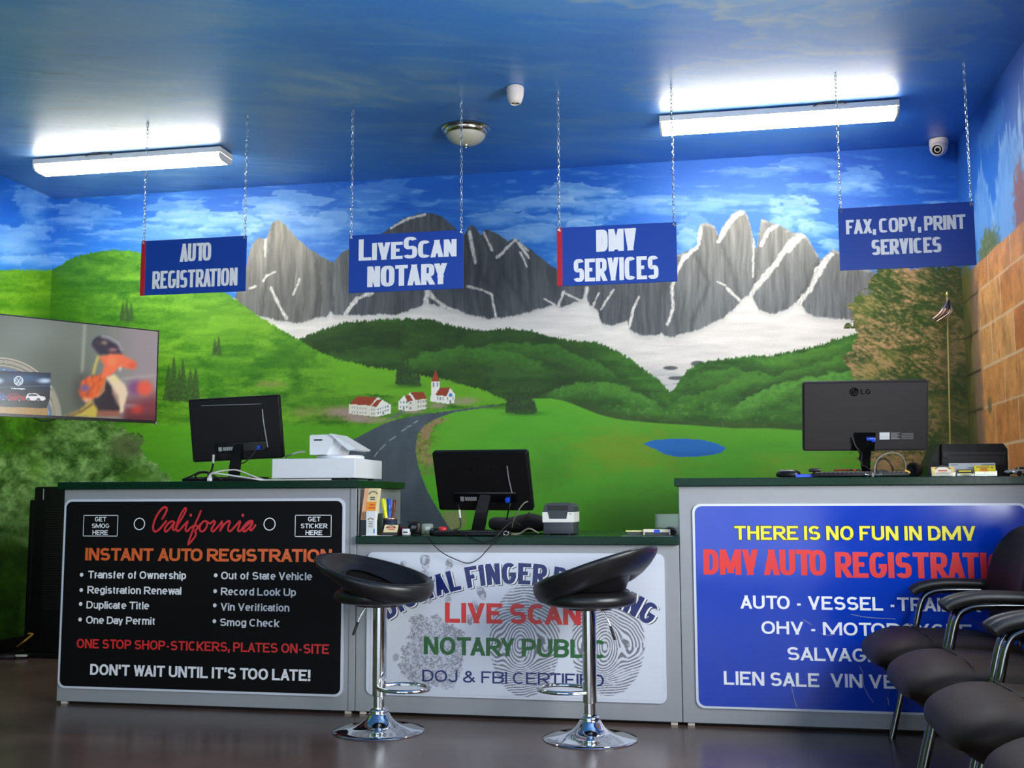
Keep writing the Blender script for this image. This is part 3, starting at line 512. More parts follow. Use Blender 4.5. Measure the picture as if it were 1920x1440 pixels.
# ------------------------------------------------------------------ lettering: every glyph is a set of strokes in a unit box
def E_(cx, cy, rx, ry, a0, a1, n=14):
    return [('e', cx, cy, rx, ry, math.radians(a0+(a1-a0)*k/n)) for k in range(n+1)]
B_ = lambda y0, y1, x=.55: [(0, y1), (x, y1)]+E_(x, (y0+y1)/2, 1-x, (y1-y0)/2, 90, -90, 10)[1:-1]+[(x, y0), (0, y0)]
GL = {
 'A': (.78, [[(0, 0), (.5, 1)], [(.5, 1), (1, 0)], [(.2, .27), (.8, .27)]]), 'B': (.74, [[(0, 0), (0, 1)], B_(.53, 1, .5)[0:], B_(0, .53, .55)]), 'C': (.76, [E_(.5, .5, .5, .5, 48, 312, 22)]),
 'D': (.74, [[(0, 0), (0, 1)], [(0, 1), (.4, 1)]+E_(.4, .5, .6, .5, 90, -90, 14)[1:-1]+[(.4, 0), (0, 0)]]), 'E': (.66, [[(0, 0), (0, 1)], [(0, 1), (1, 1)], [(0, .52), (.92, .52)], [(0, 0), (1, 0)]]), 'F': (.61, [[(0, 0), (0, 1)], [(0, 1), (1, 1)], [(0, .5), (.88, .5)]]),
 'G': (.80, [E_(.5, .5, .5, .5, 48, 330, 22)+[(1, .3), (1, .44)], [(.55, .44), (1, .44)]]), 'H': (.74, [[(0, 0), (0, 1)], [(1, 0), (1, 1)], [(0, .53), (1, .53)]]), 'I': (.0, [[(0, 0), (0, 1)]]), 'J': (.56, [[(1, 1), (1, .3)]+E_(.5, .28, .5, .28, 0, -170, 12)]),
 'K': (.74, [[(0, 0), (0, 1)], [(0, .36), (.95, 1)], [(.34, .58), (1, 0)]]), 'L': (.62, [[(0, 1), (0, 0)], [(0, 0), (1, 0)]]), 'M': (1.2, [[(0, 0), (0, 1)], [(1, 0), (1, 1)], [(0, 1), (.5, .08)], [(.5, .08), (1, 1)]]), 'N': (.74, [[(0, 0), (0, 1)], [(1, 0), (1, 1)], [(0, 1), (1, 0)]]),
 'O': (.82, [E_(.5, .5, .5, .5, 0, 360, 28)]), 'P': (.68, [[(0, 0), (0, 1)], B_(.44, 1)]), 'R': (.75, [[(0, 0), (0, 1)], B_(.46, 1), [(.42, .46), (.98, 0)]]),
 'S': (.70, [E_(.5, .745, .47, .255, 28, 255, 12)+E_(.5, .26, .5, .26, 75, -155, 12)]), 'T': (.70, [[(.5, 0), (.5, 1)], [(0, 1), (1, 1)]]), 'U': (.74, [[(0, 1), (0, .34)]+E_(.5, .33, .5, .33, 180, 360, 14)+[(1, 1)]]), 'V': (.76, [[(0, 1), (.5, 0)], [(.5, 0), (1, 1)]]),
 'W': (1.06, [[(0, 1), (.25, 0)], [(.25, 0), (.5, 1)], [(.5, 1), (.75, 0)], [(.75, 0), (1, 1)]]), 'X': (.74, [[(0, 0), (1, 1)], [(0, 1), (1, 0)]]), 'Y': (.74, [[(.5, 0), (.5, .42)], [(0, 1), (.5, .42)], [(1, 1), (.5, .42)]]),
 '&': (.82, [[(1, 0), (.24, .72)]+E_(.42, .8, .22, .2, 190, -30, 10)+[(.12, .38)]+E_(.38, .23, .38, .23, 150, 300, 8)+[(.95, .45)]]), '-': (.3, [[(0, .34), (1, .34)]]), ',': (0, [[(0, 0), (0, .12)], [(.0, .05), (-.1, -.16)]]), "'": (0, [[(0, .72), (0, 1)]]), '!': (0, [[(0, .36), (0, 1)], [(0, 0), (0, .015)]]), '.': (0, [[(0, 0), (0, .015)]]),
 'a': (.5, [[(1, 0), (1, .5)]+E_(.5, .5, .5, .24, 0, 160, 10), E_(.46, .19, .46, .19, 30, 330, 14)+[(1, .12)], [(.46, .38), (1, .44)]]), 'c': (.5, [E_(.5, .37, .5, .37, 45, 315, 14)]), 'd': (.52, [[(1, 0), (1, 1)], E_(.5, .37, .5, .37, 0, 360, 18)]), 'e': (.52, [[(0, .37), (1, .37)]+E_(.5, .37, .5, .37, 0, 312, 18)]),
 'f': (.26, [[(.35, 0), (.35, .76)]+E_(.85, .76, .5, .24, 180, 80, 6), [(-.2, .7), (1.05, .7)]]), 'g': (.52, [[(1, .74), (1, -.05)]+E_(.5, -.06, .5, .2, 0, -160, 10), E_(.5, .37, .5, .37, 0, 360, 18)]), 'h': (.5, [[(0, 0), (0, 1)], E_(.5, .42, .5, .32, 180, 0, 12)+[(1, 0)]]), 'i': (0, [[(0, 0), (0, .66)], [(0, .985), (0, 1)]]),
 'k': (.5, [[(0, 0), (0, 1)], [(0, .28), (.9, .74)], [(.35, .46), (1, 0)]]), 'l': (0, [[(0, 0), (0, 1)]]), 'm': (.86, [[(0, 0), (0, .74)], E_(.25, .45, .25, .29, 180, 0, 10)+[(.5, 0)], E_(.75, .45, .25, .29, 180, 0, 10)+[(1, 0)]]), 'n': (.5, [[(0, 0), (0, .74)], E_(.5, .42, .5, .32, 180, 0, 12)+[(1, 0)]]), 'o': (.54, [E_(.5, .37, .5, .37, 0, 360, 20)]),
 'p': (.52, [[(0, .74), (0, -.26)], E_(.5, .37, .5, .37, 0, 360, 18)]), 'r': (.26, [[(0, 0), (0, .74)], E_(.9, .42, .9, .32, 180, 85, 6)]), 's': (.46, [E_(.5, .555, .46, .185, 25, 255, 10)+E_(.5, .19, .5, .19, 75, -155, 10)]), 't': (.26, [[(.35, .95), (.35, .2)]+E_(.85, .18, .5, .18, 180, 280, 6), [(-.2, .7), (1.05, .7)]]), 'u': (.5, [[(0, .74), (0, .3)]+E_(.5, .3, .5, .3, 180, 360, 12)+[(1, .74)], [(1, .74), (1, 0)]]),
 'v': (.52, [[(0, .74), (.5, 0)], [(.5, 0), (1, .74)]]), 'w': (.8, [[(0, .74), (.25, 0)], [(.25, 0), (.5, .74)], [(.5, .74), (.75, 0)], [(.75, 0), (1, .74)]]), 'y': (.52, [[(0, .74), (.52, .0)], [(1, .74), (.45, -.14)]+E_(.2, -.12, .26, .14, -10, -90, 4)]),
}
KERN = {'TA', 'AT', 'VA', 'AV', 'AY', 'YA', 'LT', 'LY', 'PA', 'FA', 'RY', 'LV', 'WA', 'AW', 'CA', 'RT', 'TO', 'UA'}
def ribbon(pts, hw, hh):
    """stroke polygon of half widths hw (along x) / hh (along y) round a polyline"""
    P = [(x/hw, y/hh) for x, y in pts]; n = len(P); closed = math.hypot(P[0][0]-P[-1][0], P[0][1]-P[-1][1]) < 1e-6 and n > 3
    if closed: P = P[:-1]; n -= 1
    L_, R_ = [], []
    for i in range(n):
        a = P[i-1] if (i or closed) else None; b = P[(i+1) % n] if (i < n-1 or closed) else None; p = P[i]
        d = []
        for u, v in ((a, p), (p, b)):
            if u and v:
                l = math.hypot(v[0]-u[0], v[1]-u[1]) or 1e-9; d.append(((v[0]-u[0])/l, (v[1]-u[1])/l))
        if len(d) == 2:
            nx, ny = -(d[0][1]+d[1][1]), d[0][0]+d[1][0]; l = math.hypot(nx, ny) or 1e-9; nx /= l; ny /= l
            k = min(1.6, 1/max(.3, nx*-d[0][1]+ny*d[0][0])); nx *= k; ny *= k
        else: nx, ny = -d[0][1], d[0][0]
        L_.append(((p[0]+nx)*hw, (p[1]+ny)*hh)); R_.append(((p[0]-nx)*hw, (p[1]-ny)*hh))
    return L_, R_, closed
def text_quads(s, width, cap, wt, ht, track=.16, small=None, sq=2.0, xk=None):
    """quads in text space (x 0..width, y up); wt/ht stroke thickness over cap height; small = cap scale of letters after the first of a word"""
    def lay(k):
        x = 0; out = []
        for i, ch in enumerate(s):
            cs = cap; pr = (s[i-1:i]+ch).upper(); x -= cap*(.13 if pr in KERN else .05 if 'A' in pr and len(pr) == 2 and ' ' not in pr else 0)*(.4 if wt > .2 and sq > 3 else 1)
            if ch == ' ': x += cap*(.34*k+track*.5); continue
            if small and ch.islower(): cs = cap*small; ch = ch.upper()
            w, st = GL[ch]; W = w*cs*k*(1.12 if w else 0)+wt*cap
            if ch in ',\'!.-' or w == 0: W = max(W, wt*cap)
            out.append((ch, st, x, W, cs)); x += W+cap*track
        return out, x-cap*track
    k = 1.
    if width:
        av = width/(max(1, len(s))*cap); wt = min(wt, (.43 if sq > 3 else .39)*av); ht = min(ht, max(.1, wt*.82))
        for _ in range(25):
            o, x = lay(k); o2, x2 = lay(k+.01); k = max(.05, k+(width-x)/max(1e-6, (x2-x)/.01))
    o, x = lay(k); Q = []
    for ch, st, x0, W, cs in o:
        t = wt*cap; th = ht*cap; lowc = ch.islower()
        f = lambda px, py: (x0+t/2+px*max(W-t, 0), (th/2+py*(cs-th)) if (0 <= py) else th/2+py*(cs-th))
        for pl in st:
            pts = []
            for q in pl:
                if q[0] == 'e':
                    _, cx, cy, rx, ry, a = q; c, s_ = math.cos(a), math.sin(a)
                    pts.append(f(cx+rx*math.copysign(abs(c)**(2/sq), c), cy+ry*math.copysign(abs(s_)**(2/sq), s_)))
                else: pts.append(f(*q))
            if len(pl) == 2 and pl[0][0] != 'e':       # straight strokes run out to the letter's edge
                (ax, ay), (bx, by) = pts
                if abs(ax-bx) < 1e-6:
                    lo, hi = (0, 1) if ay < by else (1, 0); pts = [(ax, ay-th/2 if ay < by else ay+th/2), (bx, by+th/2 if ay < by else by-th/2)]
                elif abs(ay-by) < 1e-6: pts = [(ax-t/2*(pl[0][0] in (0, 1)), ay), (bx+t/2*(pl[1][0] in (0, 1)), by)] if ch not in 'AHPRB-e' else pts
                else:
                    dx, dy = bx-ax, by-ay; e = th/2/abs(dy); pts = [(ax-dx*e, ay-dy*e), (bx+dx*e, by+dy*e)]
            if len(pl) > 2:
                for e, g_ in ((0, 1), (-1, -2)):
                    if pl[e][0] != 'e' and abs(pts[e][0]-pts[g_][0]) < 1e-4 and pl[e][1] in (0, 1, .74): pts[e] = (pts[e][0], pts[e][1]+math.copysign(th/2, pts[e][1]-pts[g_][1]))
            Lp, Rp, cl = ribbon(pts, t/2, th/2); n = len(Lp)
            diag = len(pl) == 2 and pl[0][0] != 'e' and pl[0][0] != pl[1][0] and pl[0][1] != pl[1][1]
            if diag:                                   # cut slanted strokes level with the line
                (ax, ay), (bx, by) = pts
                for _ in range(3):
                    l = math.hypot((bx-ax)/t, (by-ay)/th); hx = min(t*1.1, t/2*l/max(1e-6, abs(by-ay)/th))
                    ax, bx = [(x0+hx if u == 0 else x0+W-hx if u == 1 else v) for u, v in ((pl[0][0], ax), (pl[1][0], bx))]
                Lp = [(ax-hx, ay), (bx-hx, by)]; Rp = [(ax+hx, ay), (bx+hx, by)]
            for i in range(n if cl else n-1):
                j = (i+1) % n; Q.append((Lp[i], Lp[j], Rp[j], Rp[i]))
    return Q, x
def add_text(mb, s, p0, p1, cap_px, Y, wt=.2, ht=None, track=.1, small=None, sq=2.2, off=(0, 0), fat=0.):
    """lay text on the plane Y between two baseline points given where the photo shows them"""
    a, b = aY(*p0, Y), aY(*p1, Y); top = aY(p0[0], p0[1]-cap_px, Y); cap = abs(top[2]-a[2]); z = (a[2]+b[2])/2
    Q, w = text_quads(s, b[0]-a[0], cap, wt, ht or wt*.86, track, small, sq)
    for i, q in enumerate(Q):
        try: mb.bm.faces.new([mb.bm.verts.new((a[0]+off[0]+x, Y-i % 40*1.6e-5, z+off[1]+y)) for x, y in q])
        except ValueError: pass
def flat(mb, pts, Y): mb.bm.faces.new([mb.bm.verts.new((x, Y, z)) for x, z in pts])
def ring(mb, c, r, w, Y, n=36):
    P = [[(c[0]+rr*math.cos(2*math.pi*k/n), Y, c[2]+rr*math.sin(2*math.pi*k/n)) for k in range(n)] for rr in (r, r-w)]; mb.grid(P, cv=True)
def stroke(mb, pts, w, Y):
    Lp, Rp, cl = ribbon([(p[0], p[1]) for p in pts], w/2, w/2); n = len(Lp)
    for i in range(n if cl else n-1):
        j = (i+1) % n
        try: mb.bm.faces.new([mb.bm.verts.new((q[0], Y-i % 40*1.6e-5, q[1])) for q in (Lp[i], Lp[j], Rp[j], Rp[i])])
        except ValueError: pass
    for p in (pts[0], pts[-1]) if not cl else ():
        flat(mb, [(p[0]+w/2*math.cos(k*math.pi/6), p[1]+w/2*math.sin(k*math.pi/6)) for k in range(12)], Y)
def pxs(pts, s, ox, oy, Y): return [(lambda v: (v[0], v[2]))(aY(ox+x/s, oy+y/s, Y)) for x, y in pts]
# ------------------------------------------------------------------ counters with their sign panels
YC = 4.8528; SP = YC-.008                       # counter fronts; face of the sign panels
G_BODY = M('grey_laminate', (150, 151, 154), .45, 0, .03, 14., .02); G_TOP = M('dark_green_laminate', (4, 42, 27), .28, 0, .03, 60., 0, 0, 0, .18)
PLINTH = M('plinth_black', (18, 18, 18), .6); WHITEP = M('white_print', (210, 212, 222), .3, 0, .015, 20.)
BLACKP = M('black_print', (13, 11, 13), .5, 0, .1, 20., 0, 0, 0, .12); BLUEP = M('blue_print', (2, 55, 174), .12, 0, .03, 8., .02, 0, 0, .4)
LET = {k: M(k+'_lettering', v, .35, 0, .02) for k, v in dict(red=(222, 44, 44), crimson=(206, 40, 50), orange=(222, 98, 46), white=(240, 238, 240), yellow=(240, 226, 50), green=(22, 92, 36), navy=(20, 34, 100), grey=(150, 152, 160), black=(16, 16, 20)).items()}
FOOT = M('levelling_foot', (200, 190, 176), .6)
def counter(name, label, x0, x1, ztop, yback, sx0, sx1, tx1, seam=None):
    t = thing(name, label, 'counter', ((x0+x1)/2, YC, 0))
    MB().bb((x0, YC, .014), (x1, yback, ztop-.036), .003).obj('body', G_BODY, t)
    MB().bb((x0+.04, YC+.05, 0), (x1-.04, yback-.05, .0135)).obj('plinth', PLINTH, t)
    MB().bb((sx0, YC-.03, ztop-.0355), (sx1, yback+.02, ztop), .003).obj('countertop', G_TOP, t)
    if seam: MB().bb((seam-.03, YC-.004, .016), (seam, YC+.02, ztop-.038), .002).obj('corner_trim', G_BODY, t)
    for fx in (x0+.02, x1-.05):
        MB().bb((fx, YC+.006, 0), (fx+.03, YC+.03, .0135), .002).obj('foot', FOOT, t)
    return t
c1 = counter('service_counter', 'tall grey counter with dark green top and black auto registration sign', -3.180, -1.6656, 1.07, 5.56, -3.20, -1.647, 0, -1.6656)
c2 = counter('desk_counter', 'low grey middle counter with green top and white fingerprinting sign', -1.6636, -.178, .8115, 5.75, -1.66, -.1775, 0)
c3 = counter('service_counter', 'tall grey counter with dark green top and bright blue sign at right', -.1755, 1.40, 1.068, 5.56, -.192, 1.42, 0)

def panel(parent, mat, x0, z0, x1, z1, r, d=.006, name='sign_panel'):
    return MB().prism(rrect(x0, z0, x1, z1, r), 1, SP, YC+.001).obj(name, mat, parent)
def letters(name, parent, mat, items, Y):
    mb = MB()
    for it in items: add_text(mb, *it[:4], Y, **(it[4] if len(it) > 4 else {}))
    return mb.obj(name, mat, parent)
q7 = lambda x, y: (x/2.8235, 880+y/2.8235)
# black sign
p1 = panel(c1, WHITEP, -3.177+.006, .077, -1.722, .986, .035)
f1 = MB().prism(rrect(-3.160, .088, -1.733, .974, .03), 1, SP-.0012, SP+.001).obj('sign_face', BLACKP, p1)
F = SP-.0022; AR = dict(wt=.215, ht=.185, track=.085, sq=2.3)
W_ = []
for s, xa, xb, yb, cap in (('GET', 502, 563, 276, 24), ('SMOG', 486, 578, 311, 24), ('HERE', 489, 571, 346, 24), ('GET', 1630, 1697, 276, 25), ('STICKER', 1592, 1733, 312, 25), ('HERE', 1617, 1706, 348, 25)):
    W_.append((s, q7(xa, yb), q7(xb, yb), cap/2.8235, dict(wt=.2, track=.1)))
for s, xa, xb, ya, yb, cap in (('Transfer of Ownership', 466, 985, 577, 582, 40), ('Registration Renewal', 462, 960, 658, 663, 40), ('Duplicate Title', 457, 789, 738, 741, 40), ('One Day Permit', 455, 822, 818, 822, 40), ('Out of State Vehicle', 1170, 1652, 583, 586, 40), ('Record Look Up', 1169, 1567, 667, 670, 40), ('Vin Verification', 1167, 1532, 749, 752, 40), ('Smog Check', 1164, 1478, 830, 834, 40)):
    W_.append((s, q7(xa, ya), q7(xb, yb), cap/2.8235, dict(wt=.205, ht=.18, track=.09)))
W_.append(("DON'T WAIT UNTIL IT'S TOO LATE!", q7(476, 1092), q7(1643, 1117), 58/2.8235, dict(wt=.23, ht=.195, track=.08)))
mb = MB()
for it in W_: add_text(mb, *it[:4], F, **it[4])
for bx, by in ((432, 558), (430, 639), (427, 713), (424, 795), (1142, 561), (1139, 645), (1137, 720), (1135, 804)):
    c = aY(*q7(bx, by), F); flat(mb, [(c[0]+.0095*math.cos(k*math.pi/10), c[2]+.0095*math.sin(k*math.pi/10)) for k in range(20)], F)
for cx, cy, r in ((738, 289, .0300), (1427, 290, .0305)): ring(mb, aY(*q7(cx, cy), F), r, .0048, F)
for a, b, c, d in ((443, 242, 622, 355), (1562, 241, 1754, 358)):
    u, v = aY(*q7(a, b), F), aY(*q7(c, d), F); w = .0032
    for xa, xb, za, zb in ((u[0], v[0], u[2]-w, u[2]), (u[0], v[0], v[2], v[2]+w), (u[0], u[0]+w, v[2], u[2]), (v[0]-w, v[0], v[2], u[2])): flat(mb, [(xa, za), (xb, za), (xb, zb), (xa, zb)], F)
o = mb.obj('lettering', LET['white'], p1); o['label'] = 'white lettering, boxes and rings'
letters('lettering', p1, LET['orange'], [('INSTANT AUTO REGISTRATION', q7(450, 483), q7(1757, 491), 66/2.8235, dict(wt=.25, ht=.21, track=.06, sq=2.4))], F)['label'] = 'orange heading'
letters('lettering', p1, LET['red'], [('ONE STOP SHOP-STICKERS, PLATES ON-SITE', q7(405, 948), q7(1742, 975), 49/2.8235, dict(wt=.21, ht=.18, track=.08))], F)['label'] = 'red capital line'
mb = MB(); sc = lambda pts: smooth_path([Vector((v[0], v[1], 0)) for v in pxs(pts, 8.348, 270, 935, F)], 7)
for pts, w in (([(285, 315), (330, 240), (358, 165), (340, 135), (290, 150), (210, 250), (150, 390), (145, 480), (180, 515), (240, 480), (300, 410), (348, 352)], .0108), ([(478, 372), (440, 352), (390, 380), (335, 450), (325, 500), (350, 515), (400, 470), (470, 380), (455, 440), (455, 485), (490, 480), (530, 410)], .0098), ([(500, 440), (560, 360), (630, 240), (660, 165), (640, 150), (590, 220), (530, 350), (505, 450), (520, 505), (560, 490), (640, 400), (690, 350)], .0098), ([(690, 355), (660, 430), (652, 490), (680, 510), (730, 455), (800, 420), (860, 440)], .0098), ([(890, 190), (860, 270), (800, 400), (740, 560), (690, 710), (740, 670), (800, 590), (815, 540), (800, 515), (830, 470), (880, 400)], .0098), ([(985, 355), (940, 352), (890, 400), (870, 470), (890, 510), (940, 500), (985, 430), (990, 370), (1040, 385), (1090, 345)], .0098), ([(1090, 340), (1112, 375), (1075, 440), (1055, 490), (1080, 515), (1120, 480), (1190, 400), (1220, 355)], .0098), ([(1222, 370), (1225, 410), (1190, 500), (1250, 410), (1320, 350), (1345, 370), (1320, 440), (1318, 490), (1350, 510), (1410, 450), (1500, 350)], .0098), ([(1510, 360), (1490, 420), (1470, 490), (1500, 510), (1550, 450), (1620, 370), (1680, 345), (1700, 370), (1640, 390), (1570, 460), (1555, 505), (1585, 510), (1650, 450), (1700, 380), (1670, 440), (1660, 485), (1690, 488), (1745, 415)], .0098)):
    stroke(mb, sc(pts), w, F)
for cx, cy in ((732, 258), (1547, 260)):
    c = pxs([(cx, cy)], 8.348, 270, 935, F)[0]; flat(mb, [(c[0]+.007*math.cos(k*math.pi/8), c[1]+.008*math.sin(k*math.pi/8)) for k in range(16)], F)
mb.obj('lettering', LET['crimson'], p1)['label'] = 'red brush script word'

# white sign with hand and finger prints
def paint_prints(x, y, P):
    c = np.empty((len(x), 3)); c[:] = (212, 214, 224); n = fb(x/6, y/6, 3, 140); f = fb(x/2.1, y/2.1, 3, 141)
    g = np.zeros(len(x)); S = 5.143; O = lambda a, b: (680+a/S, 1030+b/S)
    for cx, cy, rx, ry, an in ((600, 105, 52, 68, 0), (605, 170, 40, 22, 0), (835, 140, 42, 50, 0), (393, 135, 34, 26, 0), (600, 230, 40, 40, 0), (820, 225, 30, 55, 0), (1145, 420, 44, 75, -25), (1085, 545, 34, 60, -25), (1030, 680, 36, 56, -10), (825, 490, 34, 60, 0), (640, 480, 40, 50, 0), (320, 1040, 34, 46, 20)):
        (u, v) = O(cx, cy); a = math.radians(an); dx, dy = x-u, y-v; X = dx*math.cos(a)+dy*math.sin(a); Y_ = -dx*math.sin(a)+dy*math.cos(a)
        m = 1-ss(.8, 1.05, np.hypot(X/(rx/S), Y_/(ry/S))+(n-.5)*.5); strong = .85 if cy < 180 or cx > 1000 else .5
        g = np.maximum(g, m*(.25+.75*ss(.38, .55, n+.25*(f-.5)))*strong)
    palm = poly(x+(n-.5)*16, y+(n-.5)*16, [O(*p) for p in ((455, 650), (520, 620), (600, 640), (640, 660), (720, 620), (790, 700), (900, 750), (990, 790), (1000, 900), (980, 1060), (960, 1160), (900, 1260), (860, 1340), (740, 1340), (620, 1300), (480, 1290), (380, 1210), (340, 1130), (400, 1040), (380, 980), (430, 880), (470, 800), (450, 720))])
    ln = np.abs(np.sin(fb(x/26, y/26, 3, 143)*34)); st = ss(.40, .62, f*.6+n*.4)
    g = np.maximum(g, palm*(.12+.75*st*(.45+.55*ss(.2, .6, ln)))); g = np.maximum(g, palm*blob(x, y, *O(540, 690), 18, 16, .7, n)*.75*ss(.35, .6, f)); g = np.maximum(g, palm*blob(x, y, *O(850, 760), 13, 6, .7, n)*.7)
    mx(c, (112, 112, 122), g*.9)
    for cx, cy, rx, ry, kx, ky in ((984, 1202, 67, 107, -8, 6), (1140, 1206, 70, 100, -6, 8)):
        X, Y_ = (x-cx-kx), (y-cy-ky); m = 1-ss(.97, 1.0, np.hypot((x-cx)/rx, (y-cy)/ry)+(n-.5)*.05)
        core = np.sqrt((X*1.25)**2+(Y_*.80)**2+25); wv = fb(x/40, y/40, 2, 145)*9
        top = -Y_*.92+np.abs(X)**1.6*.02; k = ss(26, 62, core); bot = ss(10, 60, Y_)
        ph = core*(1-k)+(np.where(Y_ < 0, np.hypot(X*.85, Y_*.95), np.hypot(X*.55, Y_*1.05)))*k+X*.10*bot+wv
        d = np.abs(np.mod(ph/5.0, 1)-.5)*2; mx(c, (104, 104, 114), ss(.46, .64, d)*m*.92*(1-.55*ss(.66, .7, fb(x/9, y/9, 2, 146))))
    return c
x0, z0, x1, z1 = -1.609, .092, -.243, .737
p2 = panel(c2, WHITEP, x0, z0, x1, z1, .03)
sheet('print_graphics', (x0+.02, SP-.0012, z0+.012), (x1-x0-.04, 0, 0), (0, 0, z1-z0-.024), 660, 312, paint_prints, MP('printed_graphics', .3, .01, 30., .5), p2)['label'] = 'grey hand and finger prints on white'
q6 = lambda x, y: (580+x/2.8235, 1000+y/2.8235)
letters('lettering', p2, LET['red'], [('LIVE SCAN', q6(718, 472), q6(1438, 487), 106/2.8235, dict(wt=.25, ht=.22, track=.07, sq=2.4))], F)['label'] = 'red capital line'
letters('lettering', p2, LET['green'], [('NOTARY PUBLIC', q6(606, 640), q6(1575, 664), 95/2.8235, dict(wt=.23, ht=.21, track=.08))], F)['label'] = 'green capital line'
letters('lettering', p2, LET['navy'], [('DOJ & FBI CERTIFIED', q6(598, 783), q6(1560, 812), 62/2.8235, dict(wt=.165, ht=.145, track=.11))], F)['label'] = 'thin navy capital line'
a, m_, b = (aY(*q6(*p), F) for p in ((418, 458), (1090, 268), (1800, 490)))
A, Mm, Bq = (complex(v[0], v[2]) for v in (a, m_, b))
def circum(p, q, r):
    ax, ay, bx, by, cx, cy = p.real, p.imag, q.real, q.imag, r.real, r.imag; d = 2*(ax*(by-cy)+bx*(cy-ay)+cx*(ay-by))
    return complex(((ax*ax+ay*ay)*(by-cy)+(bx*bx+by*by)*(cy-ay)+(cx*cx+cy*cy)*(ay-by))/d, ((ax*ax+ay*ay)*(cx-bx)+(bx*bx+by*by)*(ax-cx)+(cx*cx+cy*cy)*(bx-ax))/d)
cen = circum(A, Mm, Bq); Rr = abs(A-cen); t0 = math.atan2((A-cen).imag, (A-cen).real); t1 = math.atan2((Bq-cen).imag, (Bq-cen).real); arc = (t0-t1)*Rr
Qd, _w = text_quads('DIGITAL FINGER PRINTING', arc, .094, .25, .22, .1, None, 2.4)
def arc_text(mat, dx, dz, Y, lbl):
    mb = MB()
    for i, q in enumerate(Qd):
        pts = []
        for u, v in q: t = t0-u/Rr; pts.append((cen.real+(Rr+v)*math.cos(t)+dx, Y-i % 40*1e-5, cen.imag+(Rr+v)*math.sin(t)+dz))
        try: mb.bm.faces.new([mb.bm.verts.new(p) for p in pts])
        except ValueError: pass
    mb.obj('lettering', mat, p2)['label'] = lbl
arc_text(LET['black'], .011, -.006, SP-.0014, 'dark shadow outline of the arched line'); arc_text(LET['white'], .0075, -.0035, SP-.0019, 'white gap of the arched line'); arc_text(LET['navy'], 0, 0, SP-.0024, 'arched navy heading')

# blue sign
p3 = panel(c3, WHITEP, -.117, .079, 1.262, .955, .035)
MB().prism(rrect(-.106, .089, 1.252, .945, .03), 1, SP-.0012, SP+.001).obj('sign_face', BLUEP, p3)
q8 = lambda x, y: (1200+x/2.6667, 880+y/2.6667)
yl = [('THERE IS NO FUN IN DMV', q8(473, 349), q8(1680, 360), 70/2.6667, dict(wt=.215, ht=.19, track=.1))]
mb = MB()
for dx in (-.0018, .0018):
    for dz in (-.0018, .0018): add_text(mb, *yl[0][:4], SP-.0017, off=(dx, dz), **yl[0][4])
mb.obj('lettering', LET['black'], p3)['label'] = 'black outline of the yellow line'
letters('lettering', p3, LET['yellow'], yl, F)['label'] = 'yellow capital line'
letters('lettering', p3, LET['red'], [('DMV AUTO', q8(318, 525), q8(933, 532), 126/2.6667, dict(wt=.235, ht=.175, track=.04, sq=2.8)), ('REGISTRATION', q8(977, 535), q8(1930, 556), 128/2.6667, dict(wt=.225, ht=.175, track=.05, sq=2.8))], F)['label'] = 'heavy red heading'
letters('lettering', p3, LET['white'], [('AUTO - VESSEL -TRAILER', q8(502, 694), q8(1700, 716), 66/2.6667, dict(wt=.205, ht=.18, track=.11)), ('OHV - MOTORCYCLE', q8(608, 823), q8(1660, 842), 64/2.6667, dict(wt=.205, ht=.18, track=.11)), ('SALVAGE', q8(737, 953), q8(1200, 966), 66/2.6667, dict(wt=.205, ht=.18, track=.11)), ('LIEN SALE', q8(420, 1078), q8(897, 1088), 68/2.6667, dict(wt=.205, ht=.18, track=.11)), ('VIN VERIFICATION', q8(953, 1090), q8(1850, 1112), 68/2.6667, dict(wt=.205, ht=.18, track=.11))], F)['label'] = 'white capital lines'
mb = MB()
for pts in ([(818, 752), (835, 763), (857, 777)], [(1055, 725), (1120, 738), (1200, 745), (1275, 748)], [(905, 820), (930, 828), (962, 831)], [(755, 1080), (765, 1120), (775, 1160), (785, 1190)], [(1098, 985), (1112, 1010), (1118, 1080), (1140, 1130), (1168, 1166)], [(1238, 1140), (1246, 1180)]):
    stroke(mb, pxs(pts, 2.6667, 1200, 880, F), .0022, F)
mb.obj('scratch_marks', LET['grey'], p3)
